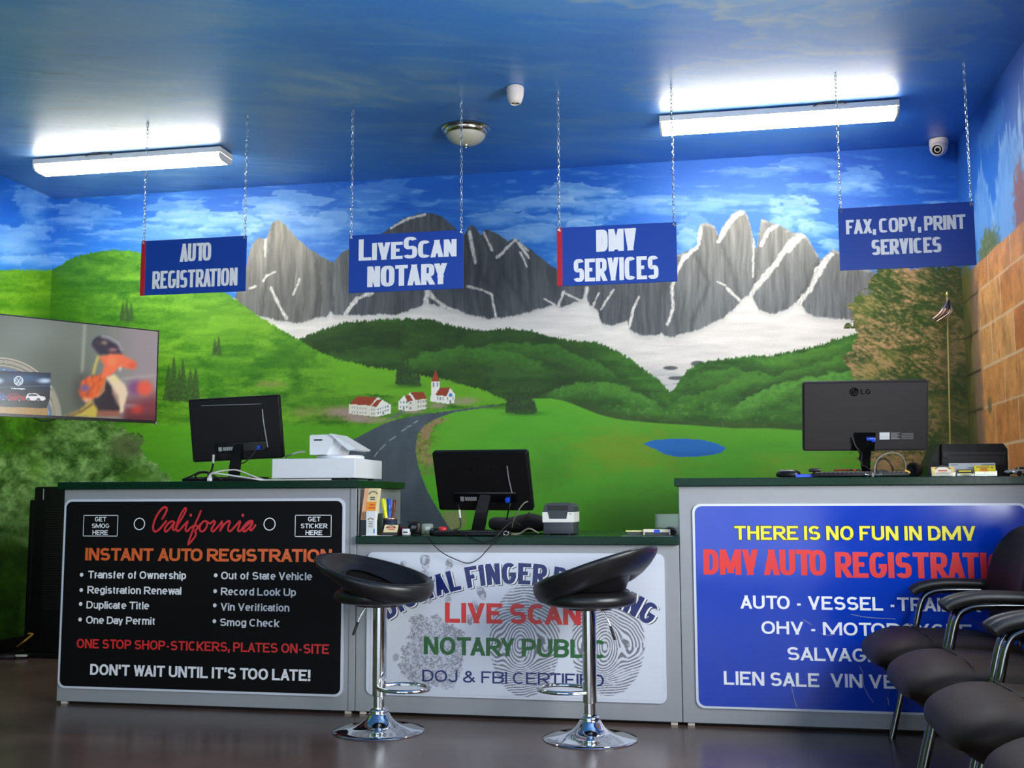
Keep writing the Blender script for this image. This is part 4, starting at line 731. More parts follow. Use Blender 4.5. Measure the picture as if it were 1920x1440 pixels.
# ------------------------------------------------------------------ hanging signs, chains, ceiling fittings
YS = 5.42
SIGNB = M('sign_blue', (14, 62, 158), .4, 0, .02, 10.); SIGNR = M('sign_red', (190, 24, 40), .4); CHROME = M('chrome', (225, 228, 232), .06, 1., .02); STEEL = M('zinc_chain', (205, 208, 212), .25, 1., .05)
IMP = dict(wt=.27, ht=.17, track=.03, sq=3.6); q3 = lambda x, y: (x/3, 320+y/3); q4 = lambda x, y: (440+x/3, 380+y/3); q5 = lambda x, y: (960+x/3, 380+y/3); qf = lambda x, y: (1500+x/2.4, 280+y/2.4)
SG = [('AUTO REGISTRATION', (266, 453), (463, 441), (461, 546), True, [('AUTO', q3(1010, 514), q3(1187, 504), 101/3, IMP), ('REGISTRATION', q3(855, 666), q3(1335, 645), 99/3, IMP)]),
      ('LIVESCAN NOTARY', (655, 441), (869, 432), (869, 541), False, [('LiveScan', q4(697, 325), q4(1248, 304), 120/3, dict(wt=.235, ht=.145, track=.03, sq=3.2, small=.8)), ('NOTARY', q4(745, 475), q4(1195, 458), 116/3, IMP)]),
      ('DMV SERVICES', (1044, 428), (1268, 416), (1268, 528), True, [('DMV', q5(474, 277), q5(700, 267), 124/3, IMP), ('SERVICES', q5(347, 447), q5(825, 427), 128/3, IMP)]),
      ('FAX, COPY, PRINT', (1571, 391), (1825, 378), (1829, 497), False, [('FAX, COPY, PRINT', qf(208, 379), qf(747, 361), 64/2.4, IMP), ('SERVICES', qf(323, 474), qf(637, 465), 69/2.4, IMP)])]
def chain(label, x, z0, z1):
    mb = MB(); n = int(round((z1-z0)/.0205)); st = (z1-z0)/n; rnd = random.Random(int(x*1000))
    for i in range(n):
        zc = z0+st*(i+.5); a = (i % 2)*math.pi/2+.5+rnd.uniform(-.2, .2); u = Vector((math.cos(a), math.sin(a), 0)); hl = st*.5+.0026; r = .0056
        pts = []
        for k in range(10):
            t = 2*math.pi*k/10; pts.append(Vector((x, YS, zc))+u*(r*math.cos(t))+Vector((0, 0, (hl-r)*(1 if math.sin(t) > 0 else -1)+r*math.sin(t))))
        mb.tube(pts, .00175, 5, True)
    mb.tube([(x, YS, z1-.006), (x, YS, z1+.004)], .004, 8)
    tag(mb.obj('sign_chain', STEEL, smooth=50), label, 'chain', 'chains holding up the hanging signs')
for title, tl, tr, br, red, items in SG:
    a, b, c = aY(*tl, YS), aY(*tr, YS), aY(*br, YS); zt = (a[2]+b[2])/2; x0, x1, z0 = a[0], b[0], c[2]
    t = thing('hanging_sign', 'blue hanging sign reading %s' % title, 'sign', ((x0+x1)/2, YS, z0), 0, 'blue signs hung from the ceiling')
    MB().bb((x0, YS-.003, z0), (x1, YS+.003, zt), .001, 1).obj('board', SIGNB, t)
    if red: MB().bb((x0, YS-.0042, z0), (x0+.028, YS+.0042, zt), .0005, 1).obj('red_edge', SIGNR, t)
    letters('lettering', t, LET['white'], items, YS-.0045)
    for k, xx in enumerate((x0+.012, x1-.012)):
        mb = MB(); mb.tube([(xx+.006*math.cos(v*math.pi/6), YS-.0048, zt-.014+.006*math.sin(v*math.pi/6)) for v in range(12)], .002, 6, True); mb.tube(smooth_path([(xx, YS-.005, zt-.014), (xx, YS-.007, zt), (xx, YS-.0005, zt+.010), (xx, YS+.005, zt+.002), (xx, YS+.004, zt-.014)], 4), .0016, 6)
        mb.obj('eyelet', STEEL, t, 50)
        chain('thin steel chain at the %s end of the %s sign' % (('left', 'right')[k], title), xx, zt+.006, H)

FIT = M('fitting_white_enamel', (226, 220, 214), .35, 0, .02); LENSM = M('lit_diffuser', (255, 250, 240), .5, 0, .01, 5., 0, 0, LENS_L); GAPB = M('black_gasket', (16, 16, 18), .5)
def tube_light(label, x0, x1, yf):
    t = thing('fluorescent_light', label, 'light', ((x0+x1)/2, yf+.075, H), 0, 'fluorescent ceiling lights'); y0, y1 = yf, yf+.17; e = .012
    MB().bb((x0+.005, y0+.02, H-.008), (x1-.005, y1-.02, H-.0005)).obj('mounting_plate', GAPB, t)
    MB().prism([(y0, H-.008), (y1, H-.008), (y1, H-.040), (y0, H-.040)], 0, x0, x1).obj('housing', FIT, t)
    pr = [(y0+.002, H-.041), (y0+.004, H-.058), (y0+.02, H-.074), (y0+.05, H-.081), (y1-.05, H-.081), (y1-.02, H-.074), (y1-.004, H-.058), (y1-.002, H-.041)]
    MB().prism(pr, 0, x0+e, x1-e).obj('diffuser', LENSM, t, 40)
    for xa in (x0, x1-e):
        mb = MB(); mb.prism([(y-.001 if y < (y0+y1)/2 else y+.001, z-.002) for y, z in pr], 0, xa, xa+e-.0005)
        for yy in (y0+.012, y0+.05): mb.lathe([(.003, 0), (.003, .002)], (xa+.006, yy, H-.03), 8, Matrix.Rotation(math.pi/2, 4, 'X'))
        mb.obj('end_cap', FIT, t)
    return t
tube_light('lit fluorescent fitting on the ceiling above the AUTO REGISTRATION sign', -4.145, -2.892, 5.85)
tube_light('lit fluorescent fitting on the ceiling above the DMV SERVICES and FAX signs', -.276, .995, 5.85)
mb = MB(); mb.tube(smooth_path([(-3.78, 5.846, H-.012), (-3.72, 5.835, H-.004), (-3.64, 5.835, H-.004), (-3.60, 5.846, H-.016)], 5), .003, 6)
tag(mb.obj('power_cable', GAPB, smooth=50), 'short black wire looping at the edge of the left fluorescent fitting', 'cable')
mb = MB(); mb.tube(smooth_path([(.55, 5.846, H-.016), (.60, 5.835, H-.004), (.69, 5.835, H-.004), (.72, 5.846, H-.012)], 5), .003, 6)
tag(mb.obj('power_cable', GAPB, smooth=50), 'short black wire looping at the edge of the right fluorescent fitting', 'cable')
NICK = M('brushed_nickel', (190, 178, 164), .22, 1., .06, 40., 0, 0, 0, .5, (1, 1, 8)); FROST = M('frosted_glass_bowl', (196, 190, 172), .45, 0, .03); CAMW = M('camera_white_plastic', (226, 212, 202), .4, 0, .03); LENSB = M('camera_lens_black', (14, 12, 12), .08)
t = thing('ceiling_lamp', 'unlit dome ceiling lamp with nickel rim and frosted bowl', 'lamp', (-1.378, 5.85, H)); Z = lambda pr: [(r, -z) for r, z in pr]
MB().lathe(Z([(.10, .0005), (.138, .002), (.142, .012), (.136, .02), (.130, .022), (.128, .034), (.118, .045), (.113, .046)]), (-1.378, 5.85, H), 48).obj('rim', NICK, t, 40)
MB().lathe(Z([(.112, .040), (.112, .046), (.104, .062), (.088, .078), (.064, .091), (.036, .099), (.012, .102), (.004, .102)]), (-1.378, 5.85, H), 48).obj('bowl', FROST, t, 60)
MB().lathe(Z([(.008, .101), (.018, .103), (.016, .109), (.007, .113), (.006, .120), (.003, .124)]), (-1.378, 5.85, H), 20).obj('finial', NICK, t, 40)
t = thing('security_camera', 'white dome security camera on the ceiling beside the nickel rimmed lamp', 'camera', (-.986, 5.296, H), 0, 'ceiling security cameras')
MB().lathe(Z([(.036, .0005), (.043, .003), (.0455, .012), (.046, .02), (.0445, .026), (.0445, .030), (.043, .05), (.037, .072), (.029, .089), (.024, .092), (.021, .086)]), (-.986, 5.296, H), 40).obj('dome_body', CAMW, t, 40)
MB().lathe(Z([(.0205, .082), (.0205, .087), (.012, .088), (.01, .084)]), (-.986, 5.296, H), 24).obj('lens', LENSB, t, 40)
cx, cy = 1.335, 6.60; t = thing('security_camera', 'white turret security camera in the far right corner of the ceiling', 'camera', (cx, cy, H), 0, 'ceiling security cameras')
MB().lathe(Z([(.044, .0005), (.053, .003), (.055, .018), (.054, .034), (.050, .044), (.044, .048)]), (cx, cy, H), 40).obj('base_ring', CAMW, t, 40)
dr = Vector((-.35, -.80, -.50)).normalized(); mt = Vector((0, 0, 1)).rotation_difference(dr).to_matrix().to_4x4(); c0 = Vector((cx, cy, H-.05))
MB().lathe([(.020, -.038), (.044, -.022), (.051, .0), (.050, .020), (.043, .042), (.033, .056), (.029, .056), (.029, .046)], c0, 40, mt).obj('eyeball', CAMW, t, 40)
mb = MB(); mb.lathe([(.0285, .044), (.0285, .050), (.020, .049), (.019, .045), (.012, .046), (.0115, .054), (.004, .056)], c0, 32, mt); mb.obj('lens', LENSB, t, 40)
# ------------------------------------------------------------------ bar stools
LEATH = M('black_leatherette', (26, 25, 26), .36, 0, .12, 30., .08, 0, 0, .5); SEAM = M('seam_thread', (14, 13, 13), .6); RUB = M('black_rubber', (16, 16, 16), .6); BCH = M('dark_chrome', (150, 150, 152), .10, 1., .03)
def stool(label, x, y, zs, back, hi, rise):
    """back: direction (degrees) of the high side of the saucer seat"""
    t = thing('bar_stool', label, 'stool', (x, y, 0), 0, 'black and chrome bar stools')
    MB().lathe([(.192, .0), (.194, .003), (.192, .006), (.165, .010), (.13, .015), (.10, .022), (.078, .033), (.061, .048), (.050, .064), (.045, .072), (.042, .075)], (x, y, 0), 64).obj('base', CHROME, t, 50)
    MB().lathe([(.036, .074), (.0395, .079), (.0395, .086), (.036, .092), (.030, .095), (.029, .100)], (x, y, 0), 40).obj('collar', CHROME, t, 40)
    MB().lathe([(.0245, .08), (.0245, zs-.05)], (x, y, 0), 40).obj('gas_column', CHROME, t, 40)
    MB().lathe([(.0255, .146), (.029, .146), (.0295, .150), (.0295, zs-.012)], (x, y, 0), 40).obj('sleeve', CHROME, t, 40)
    a = math.radians(back+180); fx = Vector((math.cos(a), math.sin(a), 0)); sx = Vector((-fx.y, fx.x, 0)); c = Vector((x, y, .188))
    pts = [c+sx*.018]+[c+fx*(.125-.112*math.cos(k))+sx*(.098*math.sin(k)) for k in np.linspace(.5, 2*math.pi-.5, 26)]+[c-sx*.018]
    MB().tube(pts, .0085, 10).obj('footrest', CHROME, t, 60)
    la = math.radians(hi); lv = Vector((math.cos(la), math.sin(la), 0)); p = Vector((x, y, zs-.006))
    l = MB().tube(smooth_path([p+lv*.03, p+lv*.06+Vector((0, 0, -.01)), p+lv*.085+Vector((0, 0, -.05)), p+lv*.10+Vector((0, 0, -.085))], 5), .0035, 8).obj('height_lever', CHROME, t, 60)
    MB().tube([p+lv*.094+Vector((0, 0, -.07)), p+lv*.114+Vector((0, 0, -.125))], .006, 8).obj('lever_grip', RUB, l, 60)
    # round cushion below, wrap-around shell that climbs and lifts off the cushion towards the back
    MB().sell((x, y, zs+.034), (.198, .198, .036), .6, 1., 56, 18).obj('cushion', LEATH, t, 70)
    mb = MB(); ca = math.radians(back); n = 80; P = []
    for k in range(n):
        th = 2*math.pi*k/n; cb = (1+math.cos(th-ca))/2; lo = .010+.125*cb**1.5; up = .088+rise*cb**1.15; row = []
        d = Vector((math.cos(th), math.sin(th), 0)); sh = Vector((math.cos(ca), math.sin(ca), 0))*.012
        for f, r, w in ((0, .150, 0), (0, .186, .0), (.03, .203, 0), (.18, .222, 0), (.45, .243, 0), (.75, .256, 0), (.92, .258, 0), (1.0, .251, 0), (1.01, .240, 0), (.95, .230, 0), (.75, .218, 0), (.45, .200, 0), (.20, .178, .012), (.08, .15, .02), (.06, .12, .02), (.06, .06, .02), (.06, .004, .02)):
            if r < .16 and w: z = zs+.060+.010*(r/.15)**2
            else: z = zs+lo+(up-lo)*f+w
            if w == 0 and r == .150: z = zs+lo+.004
            row.append(Vector((x, y, z))+d*r+sh*(f*3))
        P.append(row)
    mb.grid(P, cu=True); o = mb.obj('seat_shell', LEATH, t, 70)
    mb = MB(); mb.lathe([(.06, -.012), (.10, -.010), (.105, .002)], (x, y, zs), 32); mb.obj('seat_plate', BCH, t, 40)
    return t
s1 = stool('black and chrome bar stool standing beside the black sign, left of the two stools', -1.445, 4.53, .535, 163, 205, .120)
s2 = stool('black and chrome bar stool in front of the word CERTIFIED, right of the two stools', -.541, 4.53, .535, -22, -15, .165)

# ------------------------------------------------------------------ waiting room chairs along the right wall
CHL = M('brown_black_leather', (28, 20, 15), .55, 0, .10, 18., .06, 0, 0, .22); ARM = M('black_arm_pad', (24, 22, 22), .45, 0, .1, 60., .1); CT = M('black_chrome_tube', (120, 120, 124), .16, 1., .05)
def chair(label, x, y):
    t = thing('waiting_chair', label, 'chair', (x, y, 0), 0, 'black leather waiting chairs along the right wall'); w = False
    def seatf(p):
        f = (p.x+.28)/.56; z = p.z
        if z > 0: z = z*(1.0)+.012*math.sin(f*math.pi)-.02*(1-ss(0, .25, f))-.018*ss(.32, .40, f)*(1-.4*ss(.4, .9, f))*(1-abs(p.y/.26)**4)
        else: z = z*(.75+.55*math.sin(min(1, f*1.15)*math.pi))
        return (p.x*(1-.10*(z < -.02)), p.y*(1-.10*max(0, -z/.08)), z)
    s = MB().sell((-.005, 0, .385), (.275, .285, .078), .55, .38, 64, 28, seatf).obj('seat', CHL, t, 60, w)
    mb = MB()
    top = lambda f, v: .385+.078+.012*math.sin(f*math.pi)-.018*ss(.32, .40, f)*(1-.4*ss(.4, .9, f))*(1-abs(v)**4)-.0005
    mb.tube([(-.285+.56*.365+.02*(1-v*v), v*.235, top(.365, v)-.004*abs(v)**3) for v in np.linspace(-1, 1, 15)], .0025, 5)
    mb.tube([(-.285+.56*f, 0, top(f, 0)) for f in np.linspace(.40, .85, 9)], .002, 5); mb.obj('seam', SEAM, s, 60, w)
    def backf(p):
        v = p.z/.23; return (p.x-.05*(p.y/.25)**2+.018*math.cos(v*2.2)*(p.x < 0)*-1, p.y*(1-.22*max(0, v)**2-.10*max(0, -v)**2), p.z)
    tilt = Matrix.Rotation(math.radians(13), 4, 'Y')
    b = MB().sell((.335, 0, .655), (.052, .275, .225), .55, .55, 56, 28, backf, tilt).obj('backrest', CHL, t, 60, w)
    mb = MB(); mb.tube([(.335+.015+.02-.05-.05*v*v-.022, v*.21, .68) for v in np.linspace(-1, 1, 13)], .0022, 5); mb.obj('seam', SEAM, b, 60, w)
    for sgn in (-1, 1):
        yy = sgn*.305
        mb = MB(); pth = smooth_path([(-.055, yy, .590), (-.02, yy, .612), (.06, yy, .628), (.18, yy, .628), (.30, yy, .622)], 6)
        mb.tube(pth, [.014]+[.022]*(len(pth)-2)+[.018], 14, False, (1, 1.25)); mb.obj('armrest', ARM, t, 60, w)
        mb = MB(); mb.tube(smooth_path([(-.155, yy, .0), (-.105, yy, .2), (-.045, yy, .44), (-.015, yy, .555), (.02, yy, .590), (.09, yy, .602), (.30, yy, .602)], 7), .0150, 12, False, (1.2, .9)); mb.obj('leg', CT, t, 60, w)
        mb = MB(); mb.tube(smooth_path([(.31, yy, .600), (.305, yy, .5), (.30, yy*.98, .34), (.345, yy*.98, .0)], 6), .0135, 10); mb.obj('leg', CT, t, 60, w)
    mb = MB()
    for xx, zz in ((-.085, .325), (.20, .325)): mb.tube([(xx, -.305, zz+.01), (xx, -.2, zz), (xx, .2, zz), (xx, .305, zz+.01)], .010, 8)
    mb.tube([(.31, -.2, .36), (.375, -.2, .52), (.385, -.2, .62)], .010, 8); mb.tube([(.31, .2, .36), (.375, .2, .52), (.385, .2, .62)], .010, 8); mb.tube([(.305, -.30, .36), (.305, .30, .36)], .010, 8)
    mb.obj('under_frame', CT, t, 60, w)
    return t
XC = .825
ch = chair('black leather armchair against the blue sign, farthest from the viewer in the row', XC, 4.44)
for lb, y in (('black leather armchair second from the blue sign in the row along the right wall', 3.77), ('black leather armchair third from the blue sign, its seat in front of the two behind', 3.09), ('black leather armchair nearest the viewer, cut off by the bottom right corner', 2.39)): dup(ch, (XC, y, 0), 0, lb)

# ------------------------------------------------------------------ wall television
TVB = M('tv_black_plastic', (16, 16, 17), .25, 0, .05); TVS = M('tv_silver_trim', (170, 168, 166), .3, .8)
tr = Vector((-3.572, 6.42, 2.082)); tb = 1.475; dv = Vector((-.5955, -.8034, 0)); nv = Vector((.8034, -.5955, 0)); W, Hh = 1.09, tr.z-tb
def paint_tv(x, y, P):
    s = tv_picture(x, y); d = sum(tv_picture(x+a, y+b) for a, b in ((-2, -1), (2, 1), (-1, 2), (1, -2), (3, -2), (-3, 2), (0, 3), (0, -3)))/8; k = (x > 97)[:, None]
    return np.where(k, d*.8+s*.2, s)
def tv_picture(x, y):
    X, Y_ = x*6.194, (y-580)*6.194; n = fb(x/5, y/5, 3, 150); q = lambda p: poly(X+(n-.5)*26, Y_+(n-.5)*26, p); jb = lambda a, b, rx, ry, s=.6: blob(X, Y_, a, b, rx, ry, s)
    c = np.empty((len(x), 3)); c[:] = (116, 124, 114); mx(c, (92, 100, 88), jb(650, 900, 600, 500, .9)); mx(c, (152, 142, 146), ss(1000, 1700, X)); mx(c, (136, 146, 142), jb(300, 250, 420, 260, .9)*.6); mx(c, (78, 86, 72), ss(700, 1200, Y_)*.6*(1-ss(900, 1100, X)))
    mx(c, (172, 176, 164), line(X, Y_, [(985, 180), (955, 720)], 34, 22)*.7); mx(c, (60, 50, 52), jb(960, 960, 150, 260, .8)*.6)
    mx(c, (116, 40, 50), ss(900, 1150, Y_+(X-1600)*.2)*ss(1380, 1500, X)*.85); mx(c, (66, 30, 40), ss(1150, 1300, Y_)*ss(1300, 1500, X)*.6); mx(c, (122, 60, 120), jb(1570, 910, 110, 110, .8)*.8); mx(c, (226, 92, 70), jb(1680, 915, 110, 110, .55)); mx(c, (200, 60, 50), jb(1590, 1160, 90, 70, .8)*.8); mx(c, (160, 150, 160), jb(1500, 1120, 120, 30, .8)*.6); mx(c, (190, 180, 176), line(X, Y_, [(1420, 805), (1820, 765)], 26, 20)*.5)
    pl = np.hypot(X+20, Y_-1290); rg = (pl < 735) & (pl > 615); mx(c, (124, 120, 104), rg*.9); mx(c, (200, 196, 180), ((np.abs(pl-725) < 7) | (np.abs(pl-640) < 5) | ((np.abs(pl-685) < 18) & (np.mod(np.arctan2(Y_-1290, X+20)*48, 1) < .5)))*.85); mx(c, (70, 108, 160), (pl < 615)*.9); mx(c, (150, 180, 206), (pl < 600)*ss(.52, .62, n)*.7)
    mx(c, (176, 132, 56), q([(-50, 1130), (560, 1140), (545, 1250), (-50, 1240)])*(.6+.6*fb(x/2, y/2, 3, 151)))
    ins = poly(X, Y_, [(-60, 708), (590, 738), (578, 1042), (540, 1150), (-60, 1128)]); D = np.empty_like(c); D[:] = (16, 28, 52); mx(D, (46, 84, 124), jb(260, 800, 340, 70, .9)); mx(D, (186, 212, 232), np.maximum(jb(520, 830, 110, 40, .9), jb(-20, 830, 80, 45, .9))); mx(D, (110, 150, 180), line(X, Y_, [(-60, 905), (590, 885)], 16, 14)*.4); mx(D, (12, 14, 22), ss(930, 980, Y_)*.8); mx(D, (24, 34, 28), ss(1050, 1090, Y_)); 
    lr = np.hypot(X-215, Y_-830); mx(D, (60, 100, 140), (lr < 46)*.9); mx(D, (226, 232, 236), np.maximum((np.abs(lr-50) < 5)*1., np.maximum(line(X, Y_, [(190, 795), (215, 838), (240, 795)], 9, 5), line(X, Y_, [(176, 818), (198, 868), (215, 835), (232, 868), (254, 818)], 9, 5))))
    for cx, cy, col in ((5, 1012, (44, 76, 150)), (190, 1022, (150, 32, 40)), (412, 1020, (226, 228, 232))):
        body = np.maximum(poly(X, Y_, [(cx-112, cy+20), (cx-108, cy-8), (cx-88, cy-42), (cx+8, cy-46), (cx+52, cy-16), (cx+112, cy-2), (cx+116, cy+26), (cx+92, cy+40), (cx-100, cy+36)]), 0); mx(D, col, body); mx(D, (34, 38, 44), poly(X, Y_, [(cx-84, cy-12), (cx-74, cy-35), (cx+2, cy-38), (cx+36, cy-14)])*.85); mx(D, (20, 20, 22), np.maximum(jb(cx+34, cy+34, 24, 26, .2), jb(cx-84, cy+30, 20, 24, .2))); mx(D, (140, 142, 146), np.maximum(jb(cx+34, cy+34, 12, 14, .3), jb(cx-84, cy+30, 10, 12, .3)))
    c += (D-c)*ins[:, None]
    mx(c, (214, 196, 96), line(X, Y_, [(1140, 550), (1110, 640), (1085, 740)], 34, 16)*.8); mx(c, (44, 38, 46), q([(1235, 825), (1290, 890), (1370, 1050), (1390, 1180), (1095, 1170), (1090, 1050), (1200, 980)])); mx(c, (150, 80, 60), q([(1120, 1170), (1390, 1175), (1390, 1240), (1120, 1245)])*.8)
    mx(c, (228, 206, 176), q([(1225, 790), (1330, 755), (1370, 800), (1450, 870), (1485, 980), (1450, 1080), (1425, 1200), (1395, 1200), (1375, 1010), (1290, 880)])); mx(c, (190, 150, 130), q([(1290, 900), (1330, 930), (1390, 1100), (1370, 1120), (1310, 990)])*.8); mx(c, (226, 216, 140), jb(1330, 810, 60, 50, .8)*.7)
    mx(c, (190, 172, 70), q([(720, 1245), (900, 1180), (1060, 1060), (1130, 1150), (1125, 1250)])); mx(c, (90, 50, 40), line(X, Y_, [(780, 1245), (940, 1190), (1070, 1100)], 22, 8)*.8)
    arm = q([(955, 830), (1040, 780), (1120, 765), (1200, 760), (1235, 800), (1190, 900), (1140, 990), (1090, 1045), (1000, 1088), (935, 1020), (905, 940)]); mx(c, (228, 108, 44), arm); mx(c, (160, 50, 24), arm*ss(.5, .6, fb(x/3+y/6, y/6-x/12, 3, 152))*.6); mx(c, (92, 84, 160), jb(985, 915, 70, 50, .8)*.9); mx(c, (240, 210, 190), arm*jb(1000, 1060, 90, 40, .9)*.7); mx(c, (220, 130, 70), line(X, Y_, [(1215, 850), (1205, 940), (1130, 1020)], 20, 8)*.8)
    mx(c, (238, 116, 76), q([(1160, 560), (1240, 530), (1300, 510), (1400, 515), (1590, 615), (1575, 690), (1500, 690), (1410, 670), (1370, 690), (1310, 745), (1230, 800), (1170, 780), (1215, 650), (1185, 620)])); mx(c, (244, 150, 96), jb(1300, 600, 70, 80, .8)*.6); mx(c, (210, 76, 54), jb(1540, 650, 60, 50, .9)*.6)
    mx(c, (58, 50, 64), q([(1060, 400), (1090, 340), (1160, 312), (1230, 322), (1340, 380), (1400, 440), (1425, 515), (1330, 508), (1240, 525), (1160, 532), (1100, 470)])); mx(c, (190, 166, 130), jb(1190, 390, 70, 34, .8)*ss(.45, .55, n)*.9); mx(c, (206, 140, 130), jb(1310, 470, 80, 20, .8)*ss(.45, .55, n)); mx(c, (226, 224, 232), line(X, Y_, [(1180, 318), (1260, 335), (1370, 400), (1415, 490)], 16, 8)*.8)
    mx(c, (222, 216, 200), jb(1395, 690, 22, 30, .7))
    return c
t = thing('television', 'flat wall television showing a blurred figure in a dark cap and parked cars', 'television', (-3.9, 5.98, tb))
def tvbox(u0, u1, z0, z1, d0, d1, bev=.0):
    mb = MB(); P = [tr+dv*u for u in (u0, u1)]; mb.bm.verts.new
    vs_ = [mb.bm.verts.new((*(tr+dv*u+nv*d).xy, z)) for u in (u0, u1) for z in (z0, z1) for d in (d0, d1)]
    for f in ((0, 1, 3, 2), (4, 6, 7, 5), (0, 4, 5, 1), (2, 3, 7, 6), (0, 2, 6, 4), (1, 5, 7, 3)): mb.bm.faces.new([vs_[i] for i in f])
    if bev: bmesh.ops.bevel(mb.bm, geom=list(mb.bm.edges), offset=bev, segments=2, affect='EDGES')
    return mb
tvbox(0, W, tb, tr.z, -.03, 0, .004).obj('cabinet', TVB, t, 40)
mb = tvbox(0, W, tb, tb+.018, -.002, .006, .002)
for a in ((0, W, tr.z-.007, tr.z, -.002, .005), (0, .007, tb, tr.z, -.002, .005), (W-.007, W, tb, tr.z, -.002, .005)):
    m2 = tvbox(*a, .001); me_ = bpy.data.meshes.new('x'); m2.bm.to_mesh(me_); m2.bm.free(); mb.bm.from_mesh(me_); bpy.data.meshes.remove(me_)
mb.obj('bezel', TVB, t, 40)
o_ = tr+dv*(W-.007)+nv*.0012
sheet('screen', (o_.x, o_.y, tb+.018), tuple(-dv*(W-.014)), (0, 0, Hh-.025), 420, 236, paint_tv, MP('tv_picture', .2, .0, 30., .5, .62), t)
tvbox(-.001, .0065, tb-.008, tb+.010, -.012, .0065, .001).obj('corner_badge', TVS, t)
mb = MB(); ct = tr+dv*.62; wallp = Vector((XL+.014, ct.y-.05, (tb+tr.z)/2)); bk = Vector((*(ct-nv*.04).xy, wallp.z))
mb.tube([bk, (bk+wallp)/2+Vector((.0, .10, 0)), wallp], .022, 8); mb.box((XL+.012, wallp.y, wallp.z), (.02, .14, .24), .003); mb.obj('wall_bracket', TVB, t)
mb = MB(); vpt = lambda u, z: tr+dv*u+Vector((0, 0, z-tr.z))-nv*.02
mb.tube(smooth_path([vpt(.62, tb+.01), vpt(.66, tb-.012), vpt(.72, tb-.014), vpt(.78, tb+.01)], 5), .004, 6); mb.obj('power_cable', RUB, t)
mb = MB(); lp = [(126, 903+20), (288, 903+20)]
def on_tv(x, y):       # the point of the picture surface seen at a photo pixel
    d = ray(x, y); n_ = np.array(nv); k = np.dot(np.array(tr+nv*.0018)-CO, n_)/np.dot(d, n_); return Vector(CO+d*k)
A_, B_2 = on_tv(126/6.194, 580+925/6.194), on_tv(288/6.194, 580+931/6.194); Qt, wq = text_quads('Volkswagen', (B_2-A_).length, .0078, .2, .18, .1)
for i, q in enumerate(Qt):
    try: mb.bm.faces.new([mb.bm.verts.new(A_+(B_2-A_).normalized()*u+Vector((0, 0, v))+nv*(i % 30*1e-5)) for u, v in q])
    except ValueError: pass
mb.obj('screen_wording', M('screen_white', (230, 234, 236), .4, 0, .01, 10, 0, 0, .7), t)

# ------------------------------------------------------------------ black ribbed heater behind the left counter, floor cables
HB = M('heater_black', (15, 14, 15), .45, 0, .1, 25., 0, 0, 0, .2); HG = M('heater_grille', (34, 32, 30), .5, 0, .05, 25., 0, 0, 0, .25)
t = thing('tower_heater', 'tall black ribbed appliance standing between the left counter and the wall', 'heater', (-4.16, 6.3, 0))
MB().bb((-4.29, 6.22, .03), (-4.03, 6.46, 1.068), .012).obj('body', HB, t, 40)
MB().bb((-4.335, 6.24, .03), (-4.285, 6.44, .985), .01).obj('side_panel', HB, t, 40)
mb = MB()
for k in range(44): mb.bb((-4.20, 6.213, .30+k*.0145), (-4.045, 6.2205, .306+k*.0145))
mb.obj('grille', HG, t); MB().bb((-4.225, 6.214, .985), (-4.218, 6.2205, 1.055), .001).obj('chrome_strip', TVS, t); MB().bb((-4.33, 6.20, 0), (-4.02, 6.48, .031), .006).obj('foot', HB, t)
CABLK = M('black_cable', (20, 19, 18), .5); CABW = M('white_cable', (214, 208, 198), .45); CABY = M('yellow_cable', (190, 140, 44), .5); CABG = M('grey_cable', (120, 112, 98), .5)
def cable(label, pts, r, mat, name='cable', n=6): return tag(MB().tube(smooth_path(pts, n), r, 7).obj(name, mat, None, 60), label, 'cable')
f_ = lambda x, y, z=.006: tuple(aZ(x, y, z))
cable('black cable lying along the foot of the left wall', [f_(-30, 1232), f_(0, 1229), f_(25, 1225), f_(48, 1221), f_(60, 1215)], .008, CABLK)
cable('yellow cable rising from the floor beside the black heater', [f_(30, 1214), tuple(aY(42, 1205, 6.10)), tuple(aY(56, 1194, 6.15)), tuple(aY(61, 1189, 6.16)), tuple(aY(53, 1188, 6.18))], .006, CABY)
t = thing('power_adapter', 'small black and cream plug lying on the floor in the left corner', 'plug', f_(28, 1232, 0)); c = aZ(28, 1232, .012)
MB().box((c[0]-.05, c[1], .014), (.10, .05, .026), .006, (0, 0, .3)).obj('body', CABLK, t, 40); MB().box((c[0]+.03, c[1]+.02, .018), (.075, .022, .014), .004, (0, 0, .25)).obj('plug', CABW, t, 40)
